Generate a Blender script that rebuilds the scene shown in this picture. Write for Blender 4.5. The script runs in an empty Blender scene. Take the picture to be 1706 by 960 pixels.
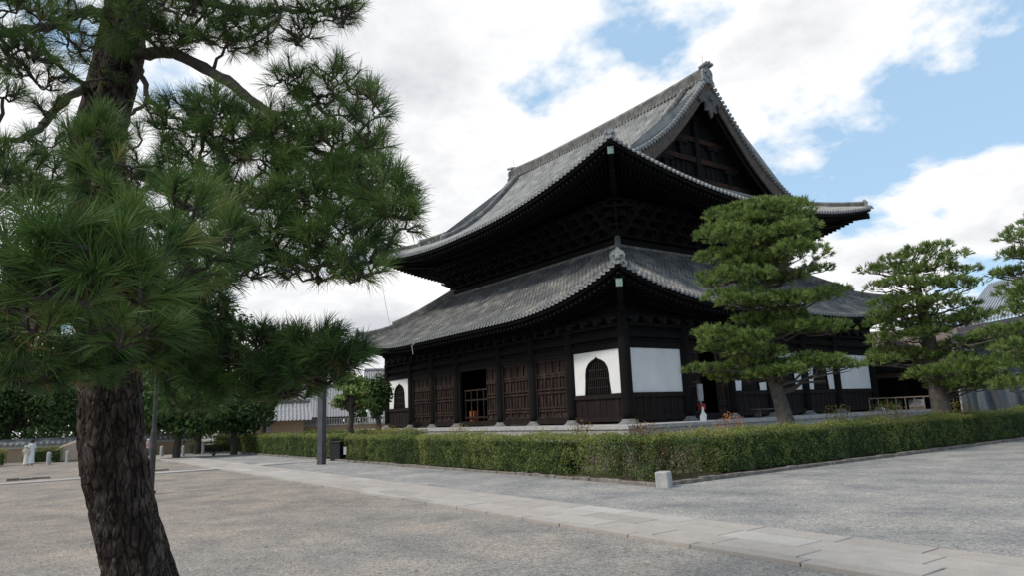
import bpy, math, random
import numpy as np
from mathutils import Vector, noise as mnoise
PI = math.pi
rnd = random.Random(7)
rng = np.random.default_rng(11)
scene = bpy.context.scene
col = scene.collection

# ------------------------------------------------------------------ camera
YAW, PITCH, ROLL = -0.9504414, 0.183088, -0.0386648
FPX, IW, IH = 1157.06, 1706.0, 960.0
CAM = np.array([25.1485, -24.7267, 1.6])
_f = np.array([math.sin(YAW)*math.cos(PITCH), math.cos(YAW)*math.cos(PITCH), math.sin(PITCH)])
_r = np.cross(_f, [0, 0, 1.0]); _r /= np.linalg.norm(_r); _u = np.cross(_r, _f)
_R = _r*math.cos(ROLL)+_u*math.sin(ROLL); _U = -_r*math.sin(ROLL)+_u*math.cos(ROLL)
from mathutils import Matrix
cd = bpy.data.cameras.new('camera'); cam = bpy.data.objects.new('camera', cd); col.objects.link(cam)
cd.sensor_width = 36; cd.lens = 36*FPX/IW; cd.clip_end = 3000; cd.clip_start = 0.05
M4 = Matrix.Identity(4)
for i in range(3):
    M4[i][0] = _R[i]; M4[i][1] = _U[i]; M4[i][2] = -_f[i]; M4[i][3] = CAM[i]
cam.matrix_world = M4
scene.camera = cam
scene.render.resolution_x = 1024; scene.render.resolution_y = 577

# ------------------------------------------------------------------ sun, world, exposure
SUN_EL, SUN_AZ = math.radians(50), math.radians(192)      # azimuth clockwise from +Y (north)
sd = bpy.data.lights.new('sun', 'SUN'); sd.energy = 2.6; sd.angle = math.radians(7); sd.color = (1, .95, .87)
so = bpy.data.objects.new('sun', sd); col.objects.link(so)
sdir = Vector((math.sin(SUN_AZ)*math.cos(SUN_EL), math.cos(SUN_AZ)*math.cos(SUN_EL), math.sin(SUN_EL)))
so.rotation_euler = sdir.to_track_quat('Z', 'Y').to_euler(); so.location = (0, -40, 60)
world = bpy.data.worlds.new('World'); scene.world = world; world.use_nodes = True
nt = world.node_tree; nt.nodes.clear()
def N(t, kind, **kw):
    n = t.nodes.new(kind)
    for k, v in kw.items():
        if k.startswith('i_'):
            key = k[2:]; key = int(key) if key.isdigit() else key
            n.inputs[key].default_value = v
        else: setattr(n, k, v)
    return n
def build_world():
    L = nt.links.new
    out = N(nt, 'ShaderNodeOutputWorld'); bg = N(nt, 'ShaderNodeBackground'); bg.inputs[1].default_value = 0.1
    sky = N(nt, 'ShaderNodeTexSky', sky_type='NISHITA', sun_disc=False, sun_elevation=SUN_EL, sun_rotation=SUN_AZ, air_density=1.0, dust_density=.6, ozone_density=1.0)
    tc = N(nt, 'ShaderNodeTexCoord'); sp = N(nt, 'ShaderNodeSeparateXYZ'); L(tc.outputs['Generated'], sp.inputs[0])
    zz = N(nt, 'ShaderNodeMath', operation='MAXIMUM', i_1=0.0); L(sp.outputs['Z'], zz.inputs[0])
    za = N(nt, 'ShaderNodeMath', operation='ADD', i_1=.34); L(zz.outputs[0], za.inputs[0])
    dx = N(nt, 'ShaderNodeMath', operation='DIVIDE'); L(sp.outputs['X'], dx.inputs[0]); L(za.outputs[0], dx.inputs[1])
    dy = N(nt, 'ShaderNodeMath', operation='DIVIDE'); L(sp.outputs['Y'], dy.inputs[0]); L(za.outputs[0], dy.inputs[1])
    cb = N(nt, 'ShaderNodeCombineXYZ'); L(dx.outputs[0], cb.inputs[0]); L(dy.outputs[0], cb.inputs[1])
    mp = N(nt, 'ShaderNodeMapping'); L(cb.outputs[0], mp.inputs[0]); mp.inputs['Location'].default_value = CLOUD_OFF
    n1 = N(nt, 'ShaderNodeTexNoise', i_Scale=2.1, i_Detail=13.0, i_Roughness=.57, i_Distortion=.12); L(mp.outputs[0], n1.inputs['Vector'])
    # more cover towards the west, bluer towards the north-east
    dotp = N(nt, 'ShaderNodeVectorMath', operation='DOT_PRODUCT'); L(tc.outputs['Generated'], dotp.inputs[0]); dotp.inputs[1].default_value = (-.93, -.28, 0)
    mb = N(nt, 'ShaderNodeMath', operation='MULTIPLY_ADD', i_1=.10, i_2=.001); L(dotp.outputs['Value'], mb.inputs[0])
    ad = N(nt, 'ShaderNodeMath', operation='ADD'); L(n1.outputs['Fac'], ad.inputs[0]); L(mb.outputs[0], ad.inputs[1])
    cr = N(nt, 'ShaderNodeValToRGB'); L(ad.outputs[0], cr.inputs[0])
    cr.color_ramp.elements[0].position = .462; cr.color_ramp.elements[0].color = (0, 0, 0, 1)
    cr.color_ramp.elements[1].position = .53; cr.color_ramp.elements[1].color = (1, 1, 1, 1)
    n2 = N(nt, 'ShaderNodeTexNoise', i_Scale=3.4, i_Detail=8.0, i_Roughness=.6); mp2 = N(nt, 'ShaderNodeMapping'); L(cb.outputs[0], mp2.inputs[0]); mp2.inputs['Location'].default_value = (4.3, 1.1, 2.0)
    L(mp2.outputs[0], n2.inputs['Vector'])
    c2 = N(nt, 'ShaderNodeValToRGB'); hm = N(nt, 'ShaderNodeMath', operation='MULTIPLY_ADD', i_1=-.45, i_2=.0); L(n2.outputs['Fac'], hm.inputs[0]); ha = N(nt, 'ShaderNodeMath', operation='MULTIPLY_ADD', i_1=-1.0, i_2=1.24); L(ad.outputs[0], ha.inputs[0]); hs_ = N(nt, 'ShaderNodeMath', operation='SUBTRACT'); L(ha.outputs[0], hs_.inputs[0]); L(hm.outputs[0], hs_.inputs[1]); hh_ = N(nt, 'ShaderNodeMath', operation='ADD', i_1=-.42); L(hs_.outputs[0], hh_.inputs[0]); L(hh_.outputs[0], c2.inputs[0])
    e = c2.color_ramp.elements; e[0].position = .28; e[0].color = (6.5, 6.65, 7.1, 1); e[1].position = .51; e[1].color = (10.3, 10.3, 10.3, 1)
    # thick cores of the cloud are greyer
    mx = N(nt, 'ShaderNodeMix', data_type='RGBA'); L(cr.outputs[0], mx.inputs[0])
    sc = N(nt, 'ShaderNodeMix', data_type='RGBA', blend_type='MIX'); sc.inputs[0].default_value = .72
    boost = N(nt, 'ShaderNodeVectorMath', operation='MULTIPLY'); L(sky.outputs[0], boost.inputs[0]); boost.inputs[1].default_value = SKYMUL
    L(boost.outputs[0], sc.inputs[6]); sc.inputs[7].default_value = (4.6, 6.9, 9.6, 1)
    L(sc.outputs[2], mx.inputs[6]); L(c2.outputs[0], mx.inputs[7])
    L(mx.outputs[2], bg.inputs[0]); L(bg.outputs[0], out.inputs[0])
CLOUD_OFF = (-.0979, -15.3676, 8.5677); SKYMUL = (1.6, 1.55, 1.35)
build_world()
vs = scene.view_settings; vs.view_transform = 'Standard'; vs.look = 'None'; vs.exposure = 0.07; vs.gamma = 1.0; vs.use_curve_mapping = False

# ------------------------------------------------------------------ helpers
def ray(px, py):
    d = _f*FPX + _R*(px-853) - _U*(py-480); return d/np.linalg.norm(d)
def at(px, py, dist):                      # point at horizontal distance dist along the sight line
    d = ray(px, py); return CAM + d*(dist/math.hypot(d[0], d[1]))
def on_plane(px, py, z=0.0):
    d = ray(px, py); return CAM + d*((z-CAM[2])/d[2])
class MB:
    def __init__(s): s.v = []; s.f = []
    def add(s, vs_, fs):
        o = len(s.v); s.v += [tuple(map(float, p)) for p in vs_]; s.f += [tuple(o+i for i in f) for f in fs]; return s
    def box(s, x0, x1, y0, y1, z0, z1):
        return s.add([(x0,y0,z0),(x1,y0,z0),(x1,y1,z0),(x0,y1,z0),(x0,y0,z1),(x1,y0,z1),(x1,y1,z1),(x0,y1,z1)],
                     [(0,3,2,1),(4,5,6,7),(0,1,5,4),(1,2,6,5),(2,3,7,6),(3,0,4,7)])
    def obox(s, c, ax, ay, az):            # centre and three half-axis vectors
        c, ax, ay, az = map(np.asarray, (c, ax, ay, az)); P = []
        for k in (-1, 1):
            for i, j in ((-1,-1),(1,-1),(1,1),(-1,1)): P.append(c+ax*i+ay*j+az*k)
        return s.add(P, [(0,3,2,1),(4,5,6,7),(0,1,5,4),(1,2,6,5),(2,3,7,6),(3,0,4,7)])
    def bar(s, p, q, w, h, up=(0, 0, 1)):
        p = np.asarray(p, float); q = np.asarray(q, float); d = q-p; l = np.linalg.norm(d)
        if l < 1e-6: return s
        d /= l; a = np.cross(d, up); na = np.linalg.norm(a)
        a = a/na if na > 1e-4 else np.array([1., 0, 0]); b = np.cross(a, d)
        return s.obox((p+q)/2, d*l/2, a*w/2, b*h/2)
    def tube(s, pts, rad, n=8, cap=True):
        pts = [np.asarray(p, float) for p in pts]; m = len(pts)
        if not hasattr(rad, '__len__'): rad = [rad]*m
        V = []; ref = np.array([0, 0, 1.]); 
        for i, p in enumerate(pts):
            d = pts[min(i+1, m-1)]-pts[max(i-1, 0)]; d = d/(np.linalg.norm(d)+1e-12)
            if i == 0:
                a = np.cross(d, ref); 
                if np.linalg.norm(a) < .1: a = np.cross(d, [1, 0, 0])
            else: a = a-d*(a@d)
            a = a/np.linalg.norm(a); b = np.cross(d, a)
            for k in range(n):
                t = 2*PI*k/n; V.append(p+(a*math.cos(t)+b*math.sin(t))*rad[i])
        F = [(i*n+k, i*n+(k+1) % n, (i+1)*n+(k+1) % n, (i+1)*n+k) for i in range(m-1) for k in range(n)]
        if cap: F += [tuple(range(n-1, -1, -1)), tuple((m-1)*n+k for k in range(n))]
        return s.add(V, F)
    def lathe(s, c, prof, n=16):           # prof: (radius, z)
        V = [(c[0]+r*math.cos(2*PI*k/n), c[1]+r*math.sin(2*PI*k/n), c[2]+z) for r, z in prof for k in range(n)]
        m = len(prof)
        F = [(i*n+k, i*n+(k+1) % n, (i+1)*n+(k+1) % n, (i+1)*n+k) for i in range(m-1) for k in range(n)]
        F += [tuple(range(n-1, -1, -1)), tuple((m-1)*n+k for k in range(n))]
        return s.add(V, F)
    def sweep(s, pts, sec, up=(0, 0, 1), cap=True):   # sec: (lateral, up) closed polygon
        pts = [np.asarray(p, float) for p in pts]; m = len(pts); n = len(sec); V = []
        for i, p in enumerate(pts):
            d = pts[min(i+1, m-1)]-pts[max(i-1, 0)]; d /= np.linalg.norm(d)
            a = np.cross(d, up); a /= np.linalg.norm(a); b = np.cross(a, d)
            V += [p+a*x+b*y for x, y in sec]
        F = [(i*n+k, i*n+(k+1) % n, (i+1)*n+(k+1) % n, (i+1)*n+k) for i in range(m-1) for k in range(n)]
        if cap: F += [tuple(range(n-1, -1, -1)), tuple((m-1)*n+k for k in range(n))]
        return s.add(V, F)
    def prism(s, poly, o, ax, ay, az, depth): # polygon (u,v) in plane ax,ay at o, extruded +-depth/2 along az
        o, ax, ay, az = map(lambda t: np.asarray(t, float), (o, ax, ay, az)); n = len(poly)
        V = [o+ax*u+ay*v-az*depth/2 for u, v in poly]+[o+ax*u+ay*v+az*depth/2 for u, v in poly]
        return s.add(V, [tuple(range(n-1, -1, -1)), tuple(range(n, 2*n))]+[(k, (k+1) % n, n+(k+1) % n, n+k) for k in range(n)])
    def build(s, name, m, parent=None, smooth=False):
        me = bpy.data.meshes.new(name); me.from_pydata(s.v, [], s.f); me.update()
        return link(name, me, m, parent, smooth)
def link(name, me, m, parent=None, smooth=False):
    for mm in (m if isinstance(m, (list, tuple)) else [m]): me.materials.append(mm)
    if smooth: me.polygons.foreach_set('use_smooth', [True]*len(me.polygons))
    o = bpy.data.objects.new(name, me); col.objects.link(o)
    if parent is not None:
        o.parent = parent; o.matrix_parent_inverse = Matrix.Translation(-Vector(parent.location)) if parent.rotation_euler.z == 0 else parent.matrix_basis.inverted()
    return o
def np_mesh(name, V, F, m, parent=None, tint=None, smooth=False):
    """V (n,3), F (k,3|4) arrays; tint: per-face float -> attribute 'tint'"""
    me = bpy.data.meshes.new(name); V = np.asarray(V, np.float32); F = np.asarray(F, np.int32); k = F.shape[1]
    me.vertices.add(len(V)); me.vertices.foreach_set('co', V.ravel())
    me.loops.add(F.size); me.loops.foreach_set('vertex_index', F.ravel())
    me.polygons.add(len(F)); me.polygons.foreach_set('loop_start', np.arange(0, F.size, k, dtype=np.int32))
    me.polygons.foreach_set('use_smooth', [smooth]*len(F)); me.update(calc_edges=True)
    if tint is not None:
        a = me.attributes.new('tint', 'FLOAT', 'FACE'); a.data.foreach_set('value', np.asarray(tint, np.float32))
    return link(name, me, m, parent, smooth)
def tag(o, label=None, cat=None, group=None, kind=None):
    if label: o['label'] = label
    if cat: o['category'] = cat
    if group: o['group'] = group
    if kind: o['kind'] = kind
    return o
def empty(name, loc, label, cat, group=None, rz=0):
    o = bpy.data.objects.new(name, None); col.objects.link(o); o.location = tuple(map(float, loc)); o.rotation_euler = (0, 0, rz)
    o.empty_display_size = .3
    return tag(o, label, cat, group)

# ------------------------------------------------------------------ materials
MATS = {}
def mat(name, base=(.5, .5, .5), rough=.8, var=None, scale=3.0, bump=0.0, bscale=30.0, spec=.3, metallic=0, stretch=(1, 1, 1), tint=None, trans=0, extra=None):
    m = bpy.data.materials.new(name); m.use_nodes = True; t = m.node_tree; L = t.links.new
    b = t.nodes['Principled BSDF']; b.inputs['Roughness'].default_value = rough; b.inputs['Metallic'].default_value = metallic
    b.inputs['Specular IOR Level'].default_value = spec; b.inputs['Base Color'].default_value = (*base, 1)
    tc = N(t, 'ShaderNodeTexCoord'); mp = N(t, 'ShaderNodeMapping'); L(tc.outputs['Object'], mp.inputs[0]); mp.inputs['Scale'].default_value = stretch
    colour = None
    if var:
        n = N(t, 'ShaderNodeTexNoise', i_Scale=scale, i_Detail=8.0, i_Roughness=.65); L(mp.outputs[0], n.inputs['Vector'])
        r = N(t, 'ShaderNodeValToRGB'); L(n.outputs['Fac'], r.inputs[0])
        els = r.color_ramp.elements; cs = [base]+list(var)
        els[0].position = .32; els[0].color = (*cs[0], 1); els[1].position = .68; els[1].color = (*cs[-1], 1)
        for i, c in enumerate(cs[1:-1]):
            e = els.new(.32+.36*(i+1)/(len(cs)-1)); e.color = (*c, 1)
        colour = r.outputs[0]
    if tint is not None:                    # per-face tint attribute mixes towards other colours
        a = N(t, 'ShaderNodeAttribute', attribute_name='tint'); r = N(t, 'ShaderNodeValToRGB'); L(a.outputs['Fac'], r.inputs[0])
        els = r.color_ramp.elements; els[0].position = 0; els[0].color = (*tint[0], 1); els[1].position = 1; els[1].color = (*tint[-1], 1)
        for i, c in enumerate(tint[1:-1]):
            e = els.new((i+1)/(len(tint)-1)); e.color = (*c, 1)
        if colour:
            mx = N(t, 'ShaderNodeMix', data_type='RGBA', blend_type='MULTIPLY'); mx.inputs[0].default_value = 1
            L(colour, mx.inputs[6]); L(r.outputs[0], mx.inputs[7]); colour = mx.outputs[2]
        else: colour = r.outputs[0]
    if extra: colour = extra(t, L, mp, colour, b) or colour
    if colour: L(colour, b.inputs['Base Color'])
    if bump:
        n = N(t, 'ShaderNodeTexNoise', i_Scale=bscale, i_Detail=6.0, i_Roughness=.7); L(mp.outputs[0], n.inputs['Vector'])
        bp = N(t, 'ShaderNodeBump', i_Strength=bump, i_Distance=.02); L(n.outputs['Fac'], bp.inputs['Height']); L(bp.outputs[0], b.inputs['Normal'])
    if trans:
        tr = N(t, 'ShaderNodeBsdfTranslucent'); ms = N(t, 'ShaderNodeMixShader'); ms.inputs[0].default_value = trans
        if colour: L(colour, tr.inputs[0])
        else: tr.inputs[0].default_value = (*base, 1)
        L(b.outputs[0], ms.inputs[1]); L(tr.outputs[0], ms.inputs[2]); L(ms.outputs[0], t.nodes['Material Output'].inputs[0])
    MATS[name] = m; return m
def ground_extra(t, L, mp, c, b):
    # fine grains: cell noise multiplies colour, with grains both dark and pale
    v = N(t, 'ShaderNodeTexVoronoi', i_Scale=55.0); L(mp.outputs[0], v.inputs['Vector'])
    sp = N(t, 'ShaderNodeSeparateColor'); L(v.outputs['Color'], sp.inputs[0])
    r = N(t, 'ShaderNodeValToRGB'); L(sp.outputs[0], r.inputs[0]); e = r.color_ramp.elements
    e[0].color = (.42, .42, .43, 1); e[1].color = (1.45, 1.43, 1.4, 1)
    e2 = e.new(.25); e2.color = (.85, .85, .85, 1)
    mx = N(t, 'ShaderNodeMix', data_type='RGBA', blend_type='MULTIPLY'); mx.inputs[0].default_value = .85; L(c, mx.inputs[6]); L(r.outputs[0], mx.inputs[7])
    nb = N(t, 'ShaderNodeTexNoise', i_Scale=2.4, i_Detail=9.0, i_Roughness=.75); L(mp.outputs[0], nb.inputs['Vector'])
    rb = N(t, 'ShaderNodeValToRGB'); L(nb.outputs['Fac'], rb.inputs[0]); e = rb.color_ramp.elements
    e[0].position = .30; e[0].color = (.80, .80, .82, 1); e[1].position = .62; e[1].color = (1.1, 1.1, 1.08, 1)
    mb_ = N(t, 'ShaderNodeMix', data_type='RGBA', blend_type='MULTIPLY'); mb_.inputs[0].default_value = .9; L(mx.outputs[2], mb_.inputs[6]); L(rb.outputs[0], mb_.inputs[7]); mx = mb_
    n = N(t, 'ShaderNodeTexNoise', i_Scale=14.0, i_Detail=6.0, i_Roughness=.8); L(mp.outputs[0], n.inputs['Vector'])
    r2 = N(t, 'ShaderNodeValToRGB'); L(n.outputs['Fac'], r2.inputs[0]); e = r2.color_ramp.elements
    e[0].position = .3; e[0].color = (.62, .62, .64, 1); e[1].position = .7; e[1].color = (1.25, 1.24, 1.2, 1)
    mx2 = N(t, 'ShaderNodeMix', data_type='RGBA', blend_type='MULTIPLY'); mx2.inputs[0].default_value = .8; L(mx.outputs[2], mx2.inputs[6]); L(r2.outputs[0], mx2.inputs[7])
    # the sandy side (south-west) against the greyer gravel (north-east)
    s = N(t, 'ShaderNodeSeparateXYZ'); L(mp.outputs[0], s.inputs[0])
    q = N(t, 'ShaderNodeMath', operation='MULTIPLY_ADD', i_1=-.09, i_2=1.72); L(s.outputs[0], q.inputs[0])
    n3 = N(t, 'ShaderNodeTexNoise', i_Scale=.35, i_Detail=5.0); L(mp.outputs[0], n3.inputs['Vector'])
    q2 = N(t, 'ShaderNodeMath', operation='ADD'); L(q.outputs[0], q2.inputs[0]); L(n3.outputs['Fac'], q2.inputs[1])
    q3 = N(t, 'ShaderNodeMapRange', i_1=.0, i_2=1.3); L(q2.outputs[0], q3.inputs[0])
    yy = N(t, 'ShaderNodeMapRange', i_1=-16.2, i_2=-18.6); L(s.outputs[1], yy.inputs[0])
    q4 = N(t, 'ShaderNodeMath', operation='MULTIPLY'); L(q3.outputs[0], q4.inputs[0]); L(yy.outputs[0], q4.inputs[1])
    mx3 = N(t, 'ShaderNodeMix', data_type='RGBA', blend_type='MULTIPLY'); L(q4.outputs[0], mx3.inputs[0]); L(mx2.outputs[2], mx3.inputs[6]); mx3.inputs[7].default_value = (.93, .84, .76, 1)
    bp = N(t, 'ShaderNodeBump', i_Strength=.9, i_Distance=.012); L(v.outputs['Distance'], bp.inputs['Height'])
    bp2 = N(t, 'ShaderNodeBump', i_Strength=.6, i_Distance=.03); L(n.outputs['Fac'], bp2.inputs['Height']); L(bp.outputs[0], bp2.inputs['Normal'])
    L(bp2.outputs[0], b.inputs['Normal'])
    return mx3.outputs[2]
gravel = mat('gravel', (.205, .205, .21), .95, var=[(.29, .285, .277), (.385, .36, .335)], scale=.7, spec=.15, extra=ground_extra)
def tile_extra(t, L, mp, c, b):
    v = N(t, 'ShaderNodeTexVoronoi', i_Scale=3.2); L(mp.outputs[0], v.inputs['Vector'])
    sp = N(t, 'ShaderNodeSeparateColor'); L(v.outputs['Color'], sp.inputs[0])
    r = N(t, 'ShaderNodeValToRGB'); L(sp.outputs[0], r.inputs[0]); e = r.color_ramp.elements
    e[0].color = (.62, .63, .66, 1); e[1].color = (1.3, 1.27, 1.2, 1)
    mx = N(t, 'ShaderNodeMix', data_type='RGBA', blend_type='MULTIPLY'); mx.inputs[0].default_value = .75; L(c, mx.inputs[6]); L(r.outputs[0], mx.inputs[7])
    return mx.outputs[2]
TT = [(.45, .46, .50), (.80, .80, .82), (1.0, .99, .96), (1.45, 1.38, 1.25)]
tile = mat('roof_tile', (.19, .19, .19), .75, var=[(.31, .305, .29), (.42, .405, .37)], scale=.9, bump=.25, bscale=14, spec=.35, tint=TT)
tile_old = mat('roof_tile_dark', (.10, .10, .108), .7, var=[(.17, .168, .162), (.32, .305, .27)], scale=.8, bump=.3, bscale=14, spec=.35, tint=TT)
tile_ridge = mat('ridge_tile', (.10, .10, .105), .75, var=[(.16, .155, .15), (.24, .23, .21)], scale=1.5, bump=.3, bscale=20, spec=.3, extra=tile_extra)
tile_end = mat('roof_tile_end', (.13, .14, .15), .7, var=[(.30, .30, .29)], scale=4, bump=.3, bscale=25)
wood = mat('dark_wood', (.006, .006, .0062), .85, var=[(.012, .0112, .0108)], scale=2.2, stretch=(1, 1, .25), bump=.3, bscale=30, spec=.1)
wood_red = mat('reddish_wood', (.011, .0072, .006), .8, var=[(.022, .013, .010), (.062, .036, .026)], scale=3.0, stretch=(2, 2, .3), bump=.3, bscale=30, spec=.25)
wood_pale = mat('weathered_wood', (.05, .04, .034), .8, var=[(.11, .085, .07)], scale=3, stretch=(1, 1, 1), bump=.3, bscale=20)
gable_wood = mat('gable_wood', (.010, .007, .006), .8, var=[(.022, .012, .009), (.06, .025, .014)], scale=.8, bump=.3, bscale=30, spec=.15)
plaster = mat('white_plaster', (.66, .65, .63), .9, var=[(.71, .70, .68), (.77, .76, .74)], scale=.9, bump=.05)
stone = mat('granite', (.22, .215, .21), .85, var=[(.33, .32, .31), (.42, .405, .385)], scale=6, bump=.5, bscale=60)
stone_dark = mat('dark_granite', (.10, .10, .105), .85, var=[(.16, .155, .15), (.24, .235, .225)], scale=4, bump=.5, bscale=30)
kerb_stone = mat('kerb_stone', (.10, .085, .07), .9, var=[(.17, .15, .13), (.25, .23, .21)], scale=4, bump=.6, bscale=40)
stone_pale = mat('pale_granite', (.27, .265, .255), .85, var=[(.38, .37, .355), (.46, .45, .43)], scale=5, bump=.5, bscale=40)
def slab_extra(t, L, mp, c, b):
    n = N(t, 'ShaderNodeTexNoise', i_Scale=90.0, i_Detail=3.0); L(mp.outputs[0], n.inputs['Vector'])
    r = N(t, 'ShaderNodeValToRGB'); L(n.outputs['Fac'], r.inputs[0]); e = r.color_ramp.elements
    e[0].position = .3; e[0].color = (.72, .72, .72, 1); e[1].position = .6; e[1].color = (1.1, 1.1, 1.1, 1)
    mx = N(t, 'ShaderNodeMix', data_type='RGBA', blend_type='MULTIPLY'); mx.inputs[0].default_value = .7; L(c, mx.inputs[6]); L(r.outputs[0], mx.inputs[7]); return mx.outputs[2]
slab = mat('path_slab', (.88, .88, .89), .85, var=[(.97, .97, .97), (1.05, 1.04, 1.03)], scale=3.5, bump=.4, bscale=60,
           tint=[(.27, .255, .235), (.345, .31, .28), (.37, .34, .31), (.43, .405, .38)], extra=slab_extra)
soil = mat('soil', (.09, .06, .045), .95, var=[(.17, .12, .09)], scale=8, bump=.8, bscale=40)
ochre = mat('ochre_plaster', (.40, .27, .17), .9, var=[(.47, .33, .21)], scale=1.0)
def leafmat(name, cols, tr=.25, rough=.6): return mat(name, cols[0], rough, tint=cols, trans=tr, spec=.25)
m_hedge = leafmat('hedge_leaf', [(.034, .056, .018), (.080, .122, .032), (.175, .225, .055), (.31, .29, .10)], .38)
m_red = leafmat('red_leaf', [(.09, .03, .014), (.19, .08, .02), (.22, .16, .03)], .25)
m_need = leafmat('pine_needle', [(.030, .060, .020), (.060, .115, .028), (.105, .175, .040), (.145, .20, .05), (.24, .16, .07)], .25, .5)
m_pad = leafmat('garden_pine_needle', [(.065, .110, .034), (.14, .215, .055), (.235, .31, .085), (.30, .33, .12)], .36)
m_tree = leafmat('broad_leaf', [(.020, .042, .014), (.045, .085, .022), (.10, .15, .032)], .25)
def bark_extra(t, L, mp, c, b):
    mp2 = N(t, 'ShaderNodeMapping'); tc = N(t, 'ShaderNodeTexCoord'); L(tc.outputs['Object'], mp2.inputs[0]); mp2.inputs['Scale'].default_value = (1, 1, .30)
    nn = N(t, 'ShaderNodeTexNoise', i_Scale=6.0, i_Detail=4.0); L(mp2.outputs[0], nn.inputs['Vector'])
    av = N(t, 'ShaderNodeVectorMath', operation='MULTIPLY_ADD'); L(nn.outputs['Color'], av.inputs[0]); av.inputs[1].default_value = (.14, .14, .14); L(mp2.outputs[0], av.inputs[2])
    v = N(t, 'ShaderNodeTexVoronoi', feature='DISTANCE_TO_EDGE', i_Scale=26.0); L(av.outputs[0], v.inputs['Vector'])
    r = N(t, 'ShaderNodeValToRGB'); L(v.outputs['Distance'], r.inputs[0]); e = r.color_ramp.elements
    e[0].position = 0; e[0].color = (.60, .56, .53, 1); e[1].position = .11; e[1].color = (1, 1, 1, 1)
    mx = N(t, 'ShaderNodeMix', data_type='RGBA', blend_type='MULTIPLY'); mx.inputs[0].default_value = 1; L(c, mx.inputs[6]); L(r.outputs[0], mx.inputs[7])
    n2 = N(t, 'ShaderNodeTexNoise', i_Scale=40.0, i_Detail=5.0); L(mp2.outputs[0], n2.inputs['Vector'])
    bp = N(t, 'ShaderNodeBump', i_Strength=1.0, i_Distance=.03); L(r.outputs[0], bp.inputs['Height'])
    bp2 = N(t, 'ShaderNodeBump', i_Strength=.6, i_Distance=.01); L(n2.outputs['Fac'], bp2.inputs['Height']); L(bp.outputs[0], bp2.inputs['Normal'])
    L(bp2.outputs[0], b.inputs['Normal']); return mx.outputs[2]
bark = mat('pine_bark', (.020, .013, .010), .9, var=[(.040, .029, .023), (.12, .095, .08)], scale=11.0, stretch=(1, 1, .4), extra=bark_extra, spec=.2)
bark_thin = mat('branch_bark', (.035, .028, .023), .9, var=[(.085, .07, .058)], scale=12, bump=.6, bscale=60)
moss_bark = mat('bark_grey', (.06, .052, .044), .9, var=[(.12, .105, .09)], scale=8, bump=.8, bscale=25)
metal_dark = mat('painted_steel', (.045, .047, .052), .5, var=[(.07, .07, .075)], scale=3, spec=.4)
rust = mat('rusty_steel', (.035, .032, .03), .7, var=[(.07, .06, .052)], scale=4)
copper = mat('copper_cap', (.08, .15, .13), .6, var=[(.26, .32, .29)], scale=9)
tarp = mat('tarpaulin', (.06, .07, .085), .8, var=[(.10, .115, .135)], scale=.7, bump=.3, bscale=3)
zinc = mat('corrugated_sheet', (.36, .38, .41), .6, var=[(.46, .48, .50)], scale=1, spec=.4)
brown_roof = mat('brown_bark_roof', (.10, .075, .068), .9, var=[(.17, .13, .115)], scale=5, bump=.5, bscale=30)
shingle = mat('grey_roof', (.20, .195, .20), .85, var=[(.28, .27, .27)], scale=4, bump=.3)
m_orange = mat('orange_paint', (.26, .07, .025), .6)
m_white = mat('white_paint', (.72, .72, .70), .6)
m_black = mat('black_plastic', (.012, .012, .014), .5)
m_skin = mat('skin', (.52, .32, .24), .6); m_hair = mat('hair', (.012, .010, .010), .5)
m_cream = mat('cream_cloth', (.62, .56, .50), .9); m_pink = mat('pink_cloth', (.68, .45, .42), .9); m_teal = mat('teal_cloth', (.10, .28, .30), .9); m_mint = mat('mint_cloth', (.45, .66, .66), .9)
m_redp = mat('red_lacquer', (.30, .02, .02), .5)

# ------------------------------------------------------------------ the ground
def ground():
    n = 120; V = []; F = []
    xs = np.concatenate([np.linspace(-700, -90, 12), np.linspace(-80, 60, 100), np.linspace(70, 700, 12)])
    V = np.array([(x, y, .03*mnoise.noise(Vector((x*.12, y*.12, 0)))*(1 if abs(x) < 65 else 0)-.012) for y in xs for x in xs]); k = len(xs)
    F = np.array([(j*k+i, j*k+i+1, (j+1)*k+i+1, (j+1)*k+i) for j in range(k-1) for i in range(k-1)])
    V[:, 2] = np.where((V[:, 1] > -19.6) & (V[:, 1] < -15), -.012, V[:, 2])
    o = np_mesh('ground', V, F, gravel, smooth=True); tag(o, kind='structure')
ground()
def path_slabs(name, origin, along, across, length, rows, z=.035, seed=1, lmin=.9, lmax=1.5):
    r = random.Random(seed); V = []; F = []; T = []; o = np.array(origin); a = np.array(along); c = np.array(across)
    y = 0
    for w in rows:
        x = -r.random()
        while x < length:
            l = r.uniform(lmin, lmax); g = .011; dz = r.uniform(-.002, .002); i0 = len(V)
            P = [(x+g, y+g), (x+l-g, y+g), (x+l-g, y+w-g), (x+g, y+w-g)]
            P = [(u+r.uniform(-.006, .006), v+r.uniform(-.006, .006)) for u, v in P]
            for zz, ins in ((-.1, 0), (z+dz-.008, 0), (z+dz, .008)):
                cu = (x+l/2, y+w/2)
                for u, v in P:
                    q = o+a*(u-(u-cu[0])*ins)+c*(v-(v-cu[1])*ins*2); V.append((q[0], q[1], zz))
            F += [(i0+8, i0+9, i0+10, i0+11)]+[(i0+k+s*4, i0+(k+1) % 4+s*4, i0+(k+1) % 4+4+s*4, i0+k+4+s*4) for s in (0, 1) for k in range(4)]
            t = min(1, max(0, r.gauss(.55, .18))); T += [t]*9
            x += l
        y += w
    ob = np_mesh(name, V, F, slab, tint=T); tag(ob, kind='structure')
path_slabs('stone_path', (-24, -18.12), (1, 0), (0, 1), 60, [.22, .50, .50, .42], seed=3)
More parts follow.
